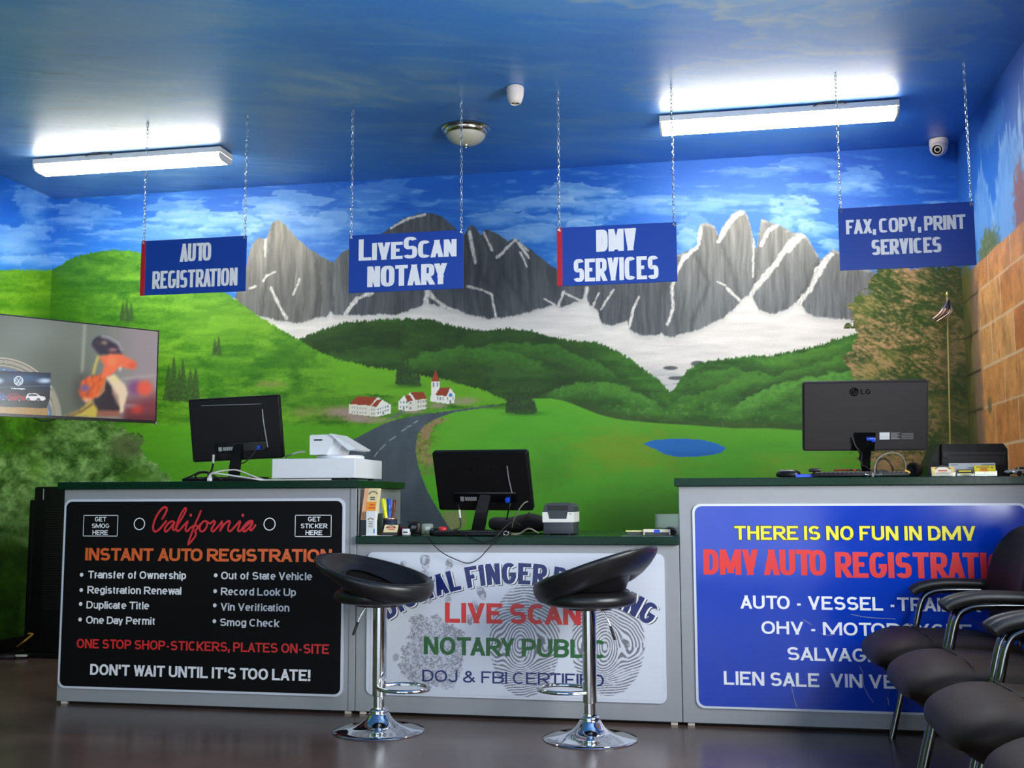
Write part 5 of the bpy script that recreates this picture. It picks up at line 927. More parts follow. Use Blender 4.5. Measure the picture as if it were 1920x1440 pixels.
# ------------------------------------------------------------------ things on the counters
T1, T2, T3 = 1.070, .8115, 1.068
MBK = M('monitor_black', (15, 13, 14), .45, 0, .06, 25., 0, 0, 0, .25); MGB = M('monitor_gloss_black', (8, 8, 9), .12); PORT = M('port_silver', (176, 176, 178), .35, .6); STK = M('sticker_white', (206, 206, 204), .5); VGA = M('connector_blue', (24, 70, 190), .4); MLG = M('monitor_charcoal', (38, 32, 32), .5, 0, .05, 25., 0, 0, 0, .3); SCR = M('screen_glass', (10, 10, 12), .1)
def monitor(label, cx, cz, Yc, pit, rol, yaw, W, Hh, ztop, base, mat, kind):
    bx, by = base; t = thing('computer_monitor', label, 'monitor', (bx, by, ztop), 0, 'black monitors seen from behind')
    Mx = Matrix.Translation((cx, Yc, cz)) @ Euler((pit, rol, yaw)).to_matrix().to_4x4(); w, h = W/2, Hh/2
    # back shell: rounded slab, thicker towards the middle, screen on the far side
    mb = MB(); mb.prism(rrect(-w, -h, w, h, .012, 4), 1, 0, .030)
    e = [x_ for x_ in mb.bm.edges if all(abs(v.co.y) < 1e-6 for v in x_.verts)]; bmesh.ops.bevel(mb.bm, geom=e, offset=.008, segments=3, affect='EDGES')
    sh = mb.xf(Mx).obj('back_shell', mat, t, 40)
    MB().bb((-w+.014, .0301, -h+.018), (w-.014, .032, h-.014)).xf(Mx).obj('screen', SCR, t)
    mb = MB(); nk = kind
    if kind == 'lg':
        MB().prism([(-.060, -h+.005), (-.045, -h+.085), (.045, -h+.085), (.040, -h+.0)], 1, -.006, .002).xf(Mx).obj('port_recess', MGB, t)
        mb = MB(); c_ = (-.046, 0, h-.047); mb.lathe([(.0195, 0), (.0195, .0012)], c_, 40, Matrix.Rotation(math.pi/2, 4, 'X')); lg = mb.xf(Mx).obj('round_emblem', MGB, t)
        mb = MB(); em = lambda pts, wd: [mb.bm.faces.new([mb.bm.verts.new((c_[0]+q[0], -.0018, c_[2]+q[1])) for q in qd]) for qd in zip(*(lambda LR: (LR[0][:-1], LR[0][1:], LR[1][1:], LR[1][:-1]))(ribbon(pts, wd, wd)))]
        em([(.0135*math.cos(math.radians(a)), .0135*math.sin(math.radians(a))) for a in range(80, 362, 12)], .0012); em([(.0135, 0), (.004, 0)], .0012); em([(0, .006), (0, -.006), (.005, -.006)], .0012); flatc = [(-.006+.002*math.cos(k*math.pi/6), .006+.002*math.sin(k*math.pi/6)) for k in range(12)]
        mb.bm.faces.new([mb.bm.verts.new((c_[0]+a, -.0018, c_[2]+b)) for a, b in flatc]); mb.xf(Mx).obj('emblem_lines', mat, lg)
        mb = MB(); Q, wq = text_quads('LG', .042, .0225, .2, .18, .14)
        for i, q in enumerate(Q): mb.bm.faces.new([mb.bm.verts.new((-.018+u, -.0012-i*1e-5, h-.058+v)) for u, v in q])
        mb.xf(Mx).obj('maker_letters', MGB, t)
        mb = MB(); mb.bb((.062, -.0008, -h+.052), (.105, .0002, -h+.084)); a_ = mb.xf(Mx).obj('rating_label', STK, t)
        mb = MB()
        for k in range(7): mb.bb((.110, -.0006, -h+.054+k*.0044), (.150-.006*(k % 3), .0002, -h+.0555+k*.0044)); 
        for k in range(6): mb.bb((.155, -.0005, -h+.054+k*.005), (.206, .0002, -h+.0548+k*.005))
        mb.bb((.062, -.001, -h+.062), (.105, -.0007, -h+.064)); mb.xf(Mx).obj('fine_print', PORT, a_)
        mb = MB(); mb.box((.018, -.012, -h+.058), (.03, .03, .014), .003); mb.box((.034, -.014, -h+.054), (.018, .018, .020), .003); mb.xf(Mx).obj('plug', VGA, t, 40)
        mb = MB(); mb.tube(smooth_path([(-.055, -.012, -h+.066), (-.045, -.016, -h+.03), (-.025, -.014, -h+.0), (-.01, -.004, -h-.03)], 5), .005, 7); mb.xf(Mx).obj('power_cord', CABLK, t, 60)
        mb = MB(); mb.prism([(-.040, -h+.035), (.034, -h+.035), (.024, -h-.005), (.020, -h-.095), (-.014, -h-.095), (-.026, -h-.005)], 1, -.012, .012); mb.xf(Mx)
        mb.obj('stand_neck', MGB, t, 30)
        MB().lathe([(.100, 0), (.103, .004), (.098, .012), (.03, .02)], (bx, by+.055, ztop), 40).obj('stand_base', MBK, t, 40)
    else:
        MB().bb((-.115 if kind == 'a' else -.15, -.004, -h+.045), (.16, .004, -h+.095), .003).xf(Mx).obj('port_recess', MGB, t)
        mb = MB(); px = -.085 if kind == 'a' else -.105
        mb.bb((px-.012, -.008, -h+.052), (px+.006, 0, -h+.074), .001); 
        for k in range(6): mb.bb((px+.012+k*.010, -.007, -h+.054), (px+.0195+k*.010, 0, -h+.073), .001)
        mb.xf(Mx).obj('port_strip', PORT, t)
        mb = MB(); mb.box((.118, -.012, -h+.062), (.020, .026, .022), .003); mb.xf(Mx).obj('plug', VGA, t, 40)
        mb = MB(); vx = .150 if kind == 'a' else .130; mb.tube(smooth_path([(vx, -.0005, h-.07), (vx+.002, -.001, h-.14), (vx+.014, -.001, -h+.06)], 6), .003, 5)
        if kind == 'a': mb.tube([(-w+.07, -.0005, h-.035), (vx-.004, -.0005, h-.043)], .0022, 5)
        mb.xf(Mx).obj('shell_groove', PORT, t)
        if kind == 'b':
            mb = MB()
            for u in (-.05, .05):
                for v in (-.035, .06): mb.lathe([(.004, -.0012), (.004, .001)], (u, 0, v), 10, Matrix.Rotation(math.pi/2, 4, 'X'))
            mb.xf(Mx).obj('screw_hole', MGB, t)
        top = Mx @ Vector((.01, -.004, -h+.085)); bot = Vector((bx, by, ztop+.02)); hw = .026 if kind == 'a' else .0285
        mb = MB(); rows = []
        for f in np.linspace(0, 1, 7):
            p = top.lerp(bot, f); p.y -= .012*math.sin(f*math.pi); ww = hw*(.95+.12*f)
            rows.append([(p.x-ww, p.y, p.z), (p.x+ww, p.y, p.z), (p.x+ww, p.y+.026, p.z), (p.x-ww, p.y+.026, p.z)])
        V = mb.grid(rows, cv=True); mb.bm.faces.new(V[0]); mb.bm.faces.new(V[-1]); mb.obj('stand_neck', MBK, t)
        mb = MB(); pr = [(.100, 0), (.104, .004), (.102, .010), (.070, .014), (.068, .022), (.030, .026)]
        mb.lathe(pr, (bx, by+.03, ztop), 48, Matrix.Diagonal((1.0, .9, 1, 1))); mb.obj('stand_base', MBK, t, 40)
    return t
monitor('black monitor on the left counter beside the white cash drawer', -2.469, 1.349, 5.25, .172, -.043, .109, .486, .331, T1, (-2.475, 5.245), MBK, 'a')
monitor('black monitor on the low middle counter, leaning back on its round foot', -1.093, 1.061, 4.98, .40, .006, -.082, .467, .298, T2, (-1.125, 5.02), MBK, 'b')
monitor('large charcoal monitor with a round LG emblem on the right counter', .647, 1.34, 5.0, .225, .007, .002, .538, .315, T3, (.640, 5.03), MLG, 'lg')

WPL = M('white_plastic', (226, 226, 228), .38, 0, .02); WPD = M('slot_black', (18, 18, 18), .5); GREYP = M('grey_plastic', (58, 60, 66), .45); IVO = M('ivory_plastic', (222, 212, 186), .45)
# cash drawer and tablet register on the left counter
t = thing('cash_drawer', 'white cash drawer box on the left counter beside the monitor', 'cash drawer', (-1.9, 5.1, T1))
MB().bb((-2.115, 4.905, T1+.012), (-1.695, 5.325, T1+.106), .003).obj('drawer_case', WPL, t)
for u, v in ((-2.07, 4.95), (-1.74, 4.95), (-2.07, 5.28), (-1.74, 5.28)): MB().lathe([(.012, 0), (.012, .0118)], (u, v, T1), 14).obj('foot', WPD, t)
t = thing('tablet_register', 'white tablet register on a swivel foot atop the white cash drawer', 'tablet', (-1.86, 5.12, T1+.107)); z0 = T1+.1065; yb = 5.0
g = lambda x, y: (lambda p: (p[0], p[2]))(aY(x, y, yb))
MB().lathe([(.112, 0), (.118, .003), (.118, .016), (.110, .021)], (-1.845, 5.12, z0), 48).obj('swivel_foot', WPL, t, 40)
lo = z0+.0215
pt = [g(580.7, 818), g(583, 815.5), g(620, 814.5), g(628, 820), g(612, 846)]; pt = pt[:4]+[(g(612, 846)[0], lo), (g(580.7, 847)[0], lo)]
MB().prism(pt, 1, yb, yb+.19).obj('stand_body', WPL, t); pt = [g(618, 813.5), g(622, 813), g(668, 840.5), g(666, 843), g(655, 844.5), g(641, 833.5), g(625, 818)]
MB().prism(pt, 1, yb-.012, yb+.22).obj('tablet', WPL, t)
pt = [g(626, 822), g(640, 832.5), g(630, 846), g(612, 846)]; pt = [pt[0], pt[1], (pt[2][0], lo), (pt[3][0], lo)]; MB().prism(pt, 1, yb+.02, yb+.17).obj('stand_arm', WPL, t)
a, b = g(589, 824), g(604.5, 821.5); MB().bb((a[0], yb-.0012, a[1]-.006), (b[0], yb+.001, a[1]+.001)).obj('card_slot', WPD, t)
cable('white cable arching from the tablet register to the counter', [tuple(aY(572, 847, 5.10)), tuple(aY(560, 848, 5.10)), tuple(aY(548, 852, 5.12)), tuple(aY(538, 860, 5.33)), (-2.06, 5.345, T1+.05), (-2.08, 5.36, T1+.004)], .0042, CABW)
L1 = lambda x, y, Y=4.84: tuple(aY(x, y, Y))
cable('thick white cable looping low across the left counter edge', [L1(392, 893, 4.86), L1(398, 887.5, 4.86), L1(412, 888.5, 4.86), L1(450, 894, 4.86), L1(480, 898.3, 4.85), (-2.13, 4.87, T1+.004), (-1.95, 4.86, T1+.004), (-1.80, 4.87, T1+.004)], .0045, CABW)
cable('thin white cable looping high above the left counter edge', [L1(394, 892, 4.89), L1(402, 886, 4.89), L1(420, 882.5, 4.90), L1(440, 881, 4.90), L1(455, 885, 4.90), L1(475, 893, 4.89), (-2.14, 4.89, T1+.0045), (-2.12, 4.895, T1+.0045)], .0038, CABW)
c = aY(392.5, 898, 4.85); t = thing('cable_plug', 'small white plug at the left counter edge below the monitor', 'plug', (c[0], 4.86, T1)); MB().bb((c[0]-.009, 4.842, T1), (c[0]+.009, 4.865, T1+.018), .003).obj('plug_body', WPL, t, 40); MB().bb((c[0]-.006, 4.844, T1+.0181), (c[0]+.006, 4.862, T1+.026), .003).obj('plug_tip', CABW, t, 40)
cable('black cable curling in loops at the left end of the left counter', [L1(346, 897.5, 4.95), L1(360, 892, 4.95), L1(374, 885, 4.95), L1(386, 884.5, 4.95), L1(392, 888, 4.95), L1(388, 895, 4.95), L1(374, 898, 4.95), L1(366, 893, 4.95), L1(372, 888, 4.95), L1(384, 886, 4.96), L1(396, 890, 4.96), (-2.40, 4.97, T1+.006)], .0045, CABLK)
cable('black power cable hanging below the left monitor with a white sleeve', [tuple(aY(400, 852, 5.225)), tuple(aY(400, 862, 5.21)), tuple(aY(398.5, 876, 5.18)), tuple(aY(395, 885, 5.12)), tuple(aY(388, 896, 5.02))], .005, CABLK)
tag(MB().tube([tuple(aY(400.3, 853.5, 5.222)), tuple(aY(399.5, 869, 5.195))], .0062, 8).obj('cable_sleeve', CABW, None, 60), 'white sleeve round the cable under the left monitor', 'sleeve')
KEY = M('key_black', (24, 24, 25), .5)
def keyboard(label, c, rz, w=.43, d=.14, tilt=0.):
    t = thing('keyboard', label, 'keyboard', c, rz); R_ = Matrix.Rotation(tilt, 4, 'X')
    MB().bb((-w/2, -d/2, .0025), (w/2, d/2, .018), .004).xf(R_).obj('case', MBK, t, 40, False); mb = MB()
    for r in range(5):
        for k in range(20): mb.bb((-w/2+.012+k*(w-.024)/20, -d/2+.014+r*.023, .018), (-w/2+.010+(k+1)*(w-.024)/20, -d/2+.034+r*.023, .024))
    mb.xf(R_).obj('keys', KEY, t, None, False); return t
keyboard('black keyboard lying behind the cables on the left counter', (-2.42, 5.06, T1), .0, .42, .13)
cable('red tipped video cable dropping from the left monitor', [tuple(aY(482, 838, 5.19)), tuple(aY(474, 852, 5.17)), tuple(aY(460, 866, 5.16)), tuple(aY(449, 871, 5.16)), tuple(aY(446, 884, 5.17))], .003, CABLK)

# middle counter
keyboard('black keyboard under the front of the middle monitor', (-1.14, 4.885, T2), -.02, .31, .10)
t = thing('push_button', 'small red push button resting on the keyboard of the middle counter', 'button', (-1.255, 4.9, T2+.0245)); RED = M('red_plastic', (206, 40, 44), .35); MB().lathe([(.014, 0), (.016, .006), (.014, .014), (.006, .018)], (-1.263, 4.895, T2+.0245), 24, Matrix.Diagonal((1.25, .8, 1, 1))).obj('dome', RED, t, 50)
SOFT = M('soft_black_cloth', (20, 19, 20), .85, 0, .15, 40., .2)
t = tag(MB().sell((-.985, 5.36, T2+.0445), (.155, .10, .042), .7, .7, 40, 16, lambda p: (p.x, p.y, p.z*(1+(.25*math.sin(p.x*26) if p.z > 0 else 0)))).obj('soft_case', SOFT, None, 70), 'lumpy black soft case lying behind the middle monitor', 'case')
LP_D = M('printer_dark', (52, 55, 62), .5, 0, .04); LP_W = M('printer_white', (224, 220, 212), .45)
x0, x1, y0, y1 = -.818, -.669, 5.05, 5.25; t = thing('label_printer', 'small grey and white label printer on the middle counter', 'printer', (-.744, 5.15, T2))
MB().bb((x0+.003, y0+.002, T2+.004), (x1-.003, y1, T2+.058), .004).obj('base', LP_D, t, 40)
zb, zw, zt_ = T2+.0585, T2+.106, T2+.150; mb = MB(); mb.prism([(x0, zb), (x1, zb), (x1+.001, zw), (x1-.030, zw), (x1-.036, zb+.016), (x0+.032, zb+.016), (x0+.024, zw), (x0-.001, zw)], 1, y0, y0+.02); mb.bb((x0, y0+.0205, zb), (x0+.012, y1, zw)); mb.bb((x1-.012, y0+.0205, zb), (x1, y1, zw)); mb.obj('white_band', LP_W, t)
mb = MB(); mb.bb((x0+.012, y0+.022, zb+.001), (x1-.012, y1-.002, zw)); mb.prism([(x0+.026, zw), (x0+.033, zb+.018), (x1-.037, zb+.018), (x1-.032, zw)], 1, y0+.002, y0+.021); mb.prism([(x0+.002, zw+.0005), (x1-.002, zw+.0005), (x1-.004, zt_-.018), (x1-.018, zt_-.003), (x1-.05, zt_), (x0+.05, zt_), (x0+.018, zt_-.003), (x0+.006, zt_-.018)], 1, y0+.004, y1-.003); lid = mb.obj('lid', LP_D, t)
MB().bb((x0+.024, y0+.0028, zt_-.036), (x1-.026, y0+.0045, zt_-.014), .001).obj('paper_slot', WPD, lid); MB().bb((x1-.02, y0-.001, zb+.038), (x1-.012, y0+.0005, zb+.041)).obj('status_light', LP_D, t)
for u in (x0+.015, x1-.03): MB().bb((u, y0+.01, T2), (u+.015, y0+.03, T2+.0038)).obj('foot', WPD, t)
c2_ = lambda x, y, Y=4.80: tuple(aY(x, y, Y))
cable('long black cable drooping in a wide V over the front of the middle counter', [c2_(797, 997, 4.90), c2_(800, 1003.5, 4.825), c2_(806, 1014, 4.812), c2_(826, 1034, 4.81), c2_(850, 1047, 4.815), c2_(877, 1056, 4.82), c2_(898, 1047, 4.815), c2_(918, 1026, 4.81), c2_(935, 1010, 4.812), c2_(948, 1003, 4.825), c2_(958, 999, 4.88)], .0022, CABLK)
cable('short black cable sagging over the middle counter edge below the monitor', [c2_(852, 994, 4.83), c2_(868, 1000, 4.81), c2_(882, 1010, 4.80), c2_(900, 1017, 4.80), c2_(918, 1014, 4.80), c2_(934, 1003, 4.80), c2_(945, 990, 4.83), c2_(956, 981, 4.86), c2_(965, 978, 4.90), c2_(975, 985, 4.95)], .0032, CABLK)
cable('grey cable curving up to the right edge of the middle monitor', [tuple(aY(990, 940, 4.955)), tuple(aY(982, 944, 4.945)), tuple(aY(972, 957, 4.94)), tuple(aY(964, 973, 4.96)), tuple(aY(960, 988, 5.0))], .0032, CABG)
cable('black cable leaving the lower right corner of the middle monitor', [tuple(aY(993, 960, 5.03)), tuple(aY(988, 968, 5.03)), tuple(aY(976, 980, 5.05)), tuple(aY(966, 985, 5.08))], .0036, CABLK)
cable('video cable hanging from the blue plug of the middle monitor', [tuple(aY(957, 943, 4.985)), tuple(aY(954, 955, 4.99)), tuple(aY(950, 974, 5.06))], .0036, CABLK)
cable('power cable with white sleeve under the middle monitor', [tuple(aY(859, 946, 4.99)), tuple(aY(861, 955, 4.975)), tuple(aY(863, 975, 4.97)), tuple(aY(864, 986, 4.97)), tuple(aY(860, 991, 4.96)), tuple(aY(850, 993.5, 4.95))], .0036, CABLK)
tag(MB().tube([tuple(aY(861.3, 956, 4.972)), tuple(aY(862.6, 971, 4.967))], .0052, 8).obj('cable_sleeve', CABW, None, 60), 'white sleeve round the cable under the middle monitor', 'sleeve')
cable('pale cable snaking across the middle counter between monitor and label printer', [(-.96, 4.99, T2+.006), (-.925, 5.03, T2+.006), (-.88, 5.02, T2+.03), (-.84, 5.03, T2+.012), (-.845, 5.09, T2+.005)], .004, CABG)
t = thing('cable_tie_bundle', 'small tangle of black cord with a white tie on the middle counter', 'cord', (-.975, 4.93, T2)); rnd = random.Random(4); pts = [(-.975+.028*math.cos(k*1.9)+rnd.uniform(-.006, .006), 4.925+.022*math.sin(k*1.9), T2+.008+.010*abs(math.sin(k*1.3))) for k in range(14)]
MB().tube(smooth_path(pts, 4), .0042, 6).obj('cord', CABLK, t, 60); MB().tube([(-.965+.012*math.cos(k*math.pi/5), 4.905, T2+.012+.009*math.sin(k*math.pi/5)) for k in range(10)], .0022, 5, True).obj('tie', CABW, t, 60)
# brochures, pens, card holder at the left of the middle counter
PAP = M('paper_white', (228, 228, 226), .7); PEACH = M('paper_peach', (232, 172, 128), .65); CREAM = M('paper_cream', (228, 210, 160), .65); ORG = M('paper_orange', (240, 150, 36), .6); INK = M('print_ink', (60, 60, 80), .6); INKR = M('print_red_ink', (200, 60, 60), .6); YEL = M('paper_yellow', (240, 214, 30), .6); LBLUE = M('print_blue', (40, 120, 200), .6)
def marks(name, parent, mat, boxes):
    mb = MB()
    for a in boxes: mb.bb(*a)
    return mb.obj(name, mat, parent)
def arch(mb, cx, y, cz, r, th=.003, n=9, a0=160, a1=20):
    for k in range(n):
        a = math.radians(a0+(a1-a0)*k/(n-1)); mb.box((cx+r*math.cos(a), y, cz+r*.8*math.sin(a)), (.0042, .0008, .0062), 0, (0, math.pi/2-a, 0))
tag(MB().bb((-1.64, 4.845, T2+.0002), (-1.50, 5.02, T2+.0012)).obj('paper_sheet', PAP), 'white paper sheet on the middle counter under the brochure holders', 'paper')
t = thing('folder', 'grey folder standing against the side of the left counter', 'folder', (-1.63, 5.0, T2+.0015)); MB().bb((-1.655, 4.95, T2+.0015), (-1.648, 5.14, T2+.20), .001).obj('cover', PAP, t); MB().bb((-1.6475, 4.952, T2+.0015), (-1.630, 5.14, T2+.10), .001).obj('pocket', GREYP, t)
t = thing('brochure_holder', 'tilted holder of peach and orange brochures below the left countertop', 'brochures', (-1.59, 4.98, T2+.0015)); yb = 4.885; g = lambda x, y: (lambda p: (p[0], p[2]))(aY(x, y, yb))
MB().prism([g(684, 915.5), g(692, 915.5), g(684, 975), g(676, 975)], 1, yb, yb+.045).obj('side', PEACH, t); MB().prism([g(692.1, 915.5), g(709.5, 915.5), g(702, 975), g(684.1, 975)], 1, yb+.001, yb+.045).obj('front_leaflet', CREAM, t)
MB().prism([g(688.2, 941), g(706, 941), g(703.8, 958), g(685.9, 958)], 1, yb-.001, yb+.0008).obj('orange_band', ORG, t)
mb = MB(); cxz = g(700, 928); arch(mb, cxz[0], yb, cxz[1], .020, n=7); 
for k in range(2): mb.bb((cxz[0]-.014, yb-.0006, cxz[1]-.014-.009*k), (cxz[0]+.008, yb+.0008, cxz[1]-.009-.009*k))
mb.obj('print', INK, t); cxz = g(698, 950); marks('print', t, INKR, [((cxz[0]-.012, yb-.0016, cxz[1]+.006), (cxz[0]+.012, yb-.0008, cxz[1]+.011)), ((cxz[0]-.018, yb-.0016, cxz[1]-.008), (cxz[0]+.014, yb-.0008, cxz[1]-.003))])
MB().prism([g(676.5, 976), g(686, 976), g(684, 990), (g(684, 990)[0], T2+.0015), (g(674, 1000)[0], T2+.0015)], 1, yb+.005, yb+.045).obj('stand', GREYP, t)
t = thing('leaflet_box', 'narrow white leaflet box with an arched print, front of the orange brochures', 'leaflets', (-1.59, 4.92, T2+.0015)); a, b = aY(686.5, 958, 4.852), aY(703.5, 1000, 4.852); MB().bb((a[0], 4.853, T2+.0015), (b[0], 4.878, a[2]), .001).obj('box', PAP, t)
mb = MB(); cx = (a[0]+b[0])/2; arch(mb, cx, 4.8525, T2+.072, .012, n=6)
for k in range(4): mb.bb((cx-.010, 4.852, T2+.040+.008*k), (cx+.010, 4.8529, T2+.043+.008*k))
mb.obj('print', M('print_tan', (150, 130, 90), .6), t); marks('print', t, LBLUE, [((b[0]-.008, 4.852, T2+.012), (b[0]-.003, 4.8529, T2+.032))])
CUPM = M('mesh_cup_navy', (62, 74, 96), .3, .5, .2, 90.); cx, cy = aY(728, 980, 5.0)[0], 5.03
t = thing('pen_cup', 'round dark blue pen cup on the middle counter', 'cup', (cx, cy, T2)); MB().lathe([(.034, 0), (.0345, .002), (.0345, .072), (.036, .076), (.036, .080), (.032, .080), (.031, .074), (.031, .006)], (cx, cy, T2), 40).obj('cup', CUPM, t, 40)
mb = MB(); mb.lathe([(.0362, .0745), (.0364, .080), (.033, .0812), (.0335, .0745)], (cx, cy, T2), 40, None, False, False); mb.obj('rim', M('rim_copper', (200, 160, 140), .3, .7), t, 40)
mb = MB()
for k in range(9): a = -2.6+k*.32; mb.box((cx+.0345*math.cos(a), cy+.0345*math.sin(a), T2+.022), (.0016, .009, .030), 0, (0, 0, a))
mb.obj('lower_pattern', M('cup_pattern', (120, 140, 160), .35), t); MB().bb((cx+.038, cy-.012, T2), (cx+.05, cy+.02, T2+.038), .002).obj('side_box', VGA, t)
for nm, lb, px, py, dx, dy, col, r, ln in (('highlighter', 'yellow highlighter standing in the pen cup', 719, 935, -.012, -.010, (236, 240, 20), .0105, .12), ('marker', 'blue marker standing in the pen cup', 729, 935, .003, .0, (20, 80, 190), .0105, .125), ('pen', 'dark red capped pen leaning right in the pen cup', 741, 937, .016, -.006, (110, 24, 26), .0068, .13)):
    mt_ = M(nm+'_plastic', col, .35); p = aY(px, py, cy); base = Vector((cx+dx*.4, cy+dy, T2+.012)); tip = Vector((p[0], cy+dy, p[2])); d = (tip-base).normalized()
    t = thing(nm, lb, 'pen', tuple(base)); MB().tube([base, base+(tip-base)*.62], r*.85, 10).obj('barrel', M(nm+'_barrel', tuple(min(255, c*1.05+8) for c in col), .4), t, 50); MB().tube([base+(tip-base)*.625, base+(tip-base)*.66, tip-d*.003, tip], [r*.9, r, r*.95, r*.6], 10).obj('cap', mt_, t, 50); MB().tube([base+(tip-base)*.75+Vector((r*1.1, -r*.5, 0)), tip+Vector((r*1.2, -r*.5, -.002))], r*.3, 6).obj('clip', mt_, t, 50)
def cardstand(nm, lb, x, y, z, w, h, mats, cards, tilt=.35):
    t = thing(nm, lb, 'card holder', (x, y, z)); return t
# business cards in a black stand
x, y = aY(730, 995, 4.90)[0], 4.90; t = thing('card_holder', 'black card holder with cream cards in front of the pen cup', 'card holder', (x, y, T2)); BLK = M('holder_black', (20, 16, 18), .35)
mb = MB(); mb.prism([(4.885, T2+.0006), (4.955, T2+.0006), (4.945, T2+.052), (4.938, T2+.052), (4.905, T2+.008), (4.900, T2+.014), (4.885, T2+.014)], 0, x-.032, x+.040); mb.prism([(4.885, T2+.0006), (4.955, T2+.0006), (4.945, T2+.048)], 0, x-.046, x-.0325); mb.obj('stand', BLK, t)
R_ = Matrix.Translation((x+.004, 4.912, T2+.0305)) @ Matrix.Rotation(math.radians(-36), 4, 'X'); MB().box((0, 0, 0), (.066, .006, .042)).xf(R_).obj('cards', CREAM, t)
mb = MB(); mb.box((0, -.0034, .004), (.040, .0006, .006)); mb.box((.004, -.0034, -.006), (.030, .0006, .004)); mb.xf(R_).obj('print', INKR, t); mb = MB(); arch(mb, .0, -.0034, -.002, .022, n=9); mb.xf(R_).obj('print', INK, t)
x = aY(761, 992, 4.93)[0]; t = thing('card_reader', 'small white box device beside the black card holder', 'device', (x, 4.94, T2)); MB().bb((x-.018, 4.925, T2+.0005), (x+.016, 4.965, T2+.031), .005).obj('case', WPL, t, 40); MB().bb((x-.011, 4.9243, T2+.012), (x+.010, 4.9255, T2+.018)).obj('slot', WPD, t)
x = aY(753, 985, 4.97)[0]; tag(MB().bb((x-.012, 4.97, T2+.0005), (x+.02, 5.0, T2+.038), .004).obj('ink_pad', M('dark_red_plastic', (120, 24, 34), .4), None, 40), 'dark red ink pad partly hidden behind the small white device', 'ink pad')
x = aY(780, 985, 5.0)[0]; t = thing('web_camera', 'black desk camera on the middle counter beside the small white device', 'camera', (x, 5.0, T2)); MB().box((x, 5.0, T2+.034), (.052, .05, .058), .010, None, 3).obj('body', BLK, t, 40); MB().lathe([(.020, 0), (.020, .03), (.014, .032)], (x-.004, 4.975, T2+.036), 24, Matrix.Rotation(math.pi/2, 4, 'X')).obj('lens_barrel', MGB, t, 40); MB().bb((x-.04, 4.985, T2+.056), (x+.0, 5.0, T2+.064), .003).obj('hood', BLK, t, 40); MB().bb((x-.03, 4.97, T2+.0005), (x+.028, 5.03, T2+.006), .002).obj('foot', BLK, t)
x = aY(800, 985, 5.05)[0]; GTR = glass_mat('green_clear_plastic', (.55, .75, .35), .10, .35); tag(MB().bb((x-.022, 5.03, T2+.0005), (x+.026, 5.08, T2+.052), .006).obj('plastic_tub', GTR, None, 40), 'small clear greenish tub behind the black desk camera', 'tub')
def mouse(label, x, y, z, rz, mat, mat2):
    t = thing('computer_mouse', label, 'mouse', (x, y, z), rz); MB().sell((0, 0, .014), (.031, .054, .022), .8, .75, 36, 16, lambda p: (p.x*(1-.12*(p.y/.054)), p.y, max(p.z, -.0138)*(1-.25*(p.y/.054 > 0)*(p.y/.054)))).obj('shell', mat, t, 70, False); MB().sell((0, .03, .030), (.004, .010, .006), .8, .8, 14, 8).obj('wheel', mat2, t, 60, False); return t
mouse('black mouse on the middle counter left of the monitor', *aY(817, 990, 5.0)[:1], 5.0, T2, .4, BLK, CABG)
# right end of the middle counter
ACR = glass_mat('clear_acrylic', (.92, .95, .94), .025, .04)
tag(MB().bb((-.43, 4.85, T2+.0002), (-.20, 5.02, T2+.004)).obj('acrylic_sheet', ACR), 'clear acrylic sheet at the right end of the middle counter', 'sheet')
a, b = aY(1206, 992, 4.93), aY(1257, 1000, 4.93); t = thing('stamp_box', 'cream box with a blue label on the acrylic sheet', 'box', (a[0]+.06, 4.95, T2+.0045)); MB().bb((a[0], 4.93, T2+.016), (b[0], 4.98, T2+.030), .002).obj('lid', IVO, t); MB().bb((a[0]+.006, 4.936, T2+.0045), (b[0]-.006, 4.975, T2+.0158)).obj('dark_tray', GREYP, t)
for u in (a[0]+.0005, b[0]-.0055): MB().bb((u, 4.931, T2+.0045), (u+.005, 4.979, T2+.0158)).obj('end_leg', IVO, t)
MB().bb((a[0]+.048, 4.9292, T2+.014), (a[0]+.074, 4.9302, T2+.029)).obj('blue_label', VGA, t)
a2 = aY(1173, 994, 4.95); t = thing('ruler', 'pale yellow plastic ruler beside the cream box', 'ruler', (a2[0]+.04, 4.96, T2+.0045)); MB().bb((a2[0], 4.945, T2+.018), (a[0]-.002, 4.975, T2+.024), .001).obj('blade', M('pale_yellow', (226, 220, 150), .5), t); MB().bb((a2[0]+.008, 4.95, T2+.0045), (a[0]-.004, 4.97, T2+.0178)).obj('holder', GREYP, t)
x0, x1 = aY(1228, 970, 5.05)[0], -.185; t = thing('clear_container', 'clear plastic container at the right end of the middle counter', 'container', (x0+.05, 5.1, T2)); mb = MB(); zt_ = aY(1250, 964, 5.05)[2]
for p_, q_ in (((x0, 5.05, T2+.001), (x1, 5.052, zt_)), ((x0, 5.0525, T2+.001), (x0+.002, 5.15, zt_)), ((x1-.002, 5.0525, T2+.001), (x1, 5.15, zt_)), ((x0, 5.1505, T2+.001), (x1, 5.152, zt_))): mb.bb(p_, q_)
mb.obj('walls', ACR, t); MB().sell(((x0+x1)/2+.02, 5.10, T2+.02), (.035, .03, .018), .7, .7, 20, 10).obj('dark_contents', GREYP, t, 60)
rnd = random.Random(9); pts = [(-.215+rnd.uniform(-.02, .018), 4.955+rnd.uniform(-.012, .035), T2+.008+.012*(k % 3)) for k in range(10)]
tag(MB().tube(smooth_path(pts, 4), .005, 6).obj('cord_bundle', CABLK, None, 60), 'tangled black cord beside the cream box at the counter corner', 'cord')

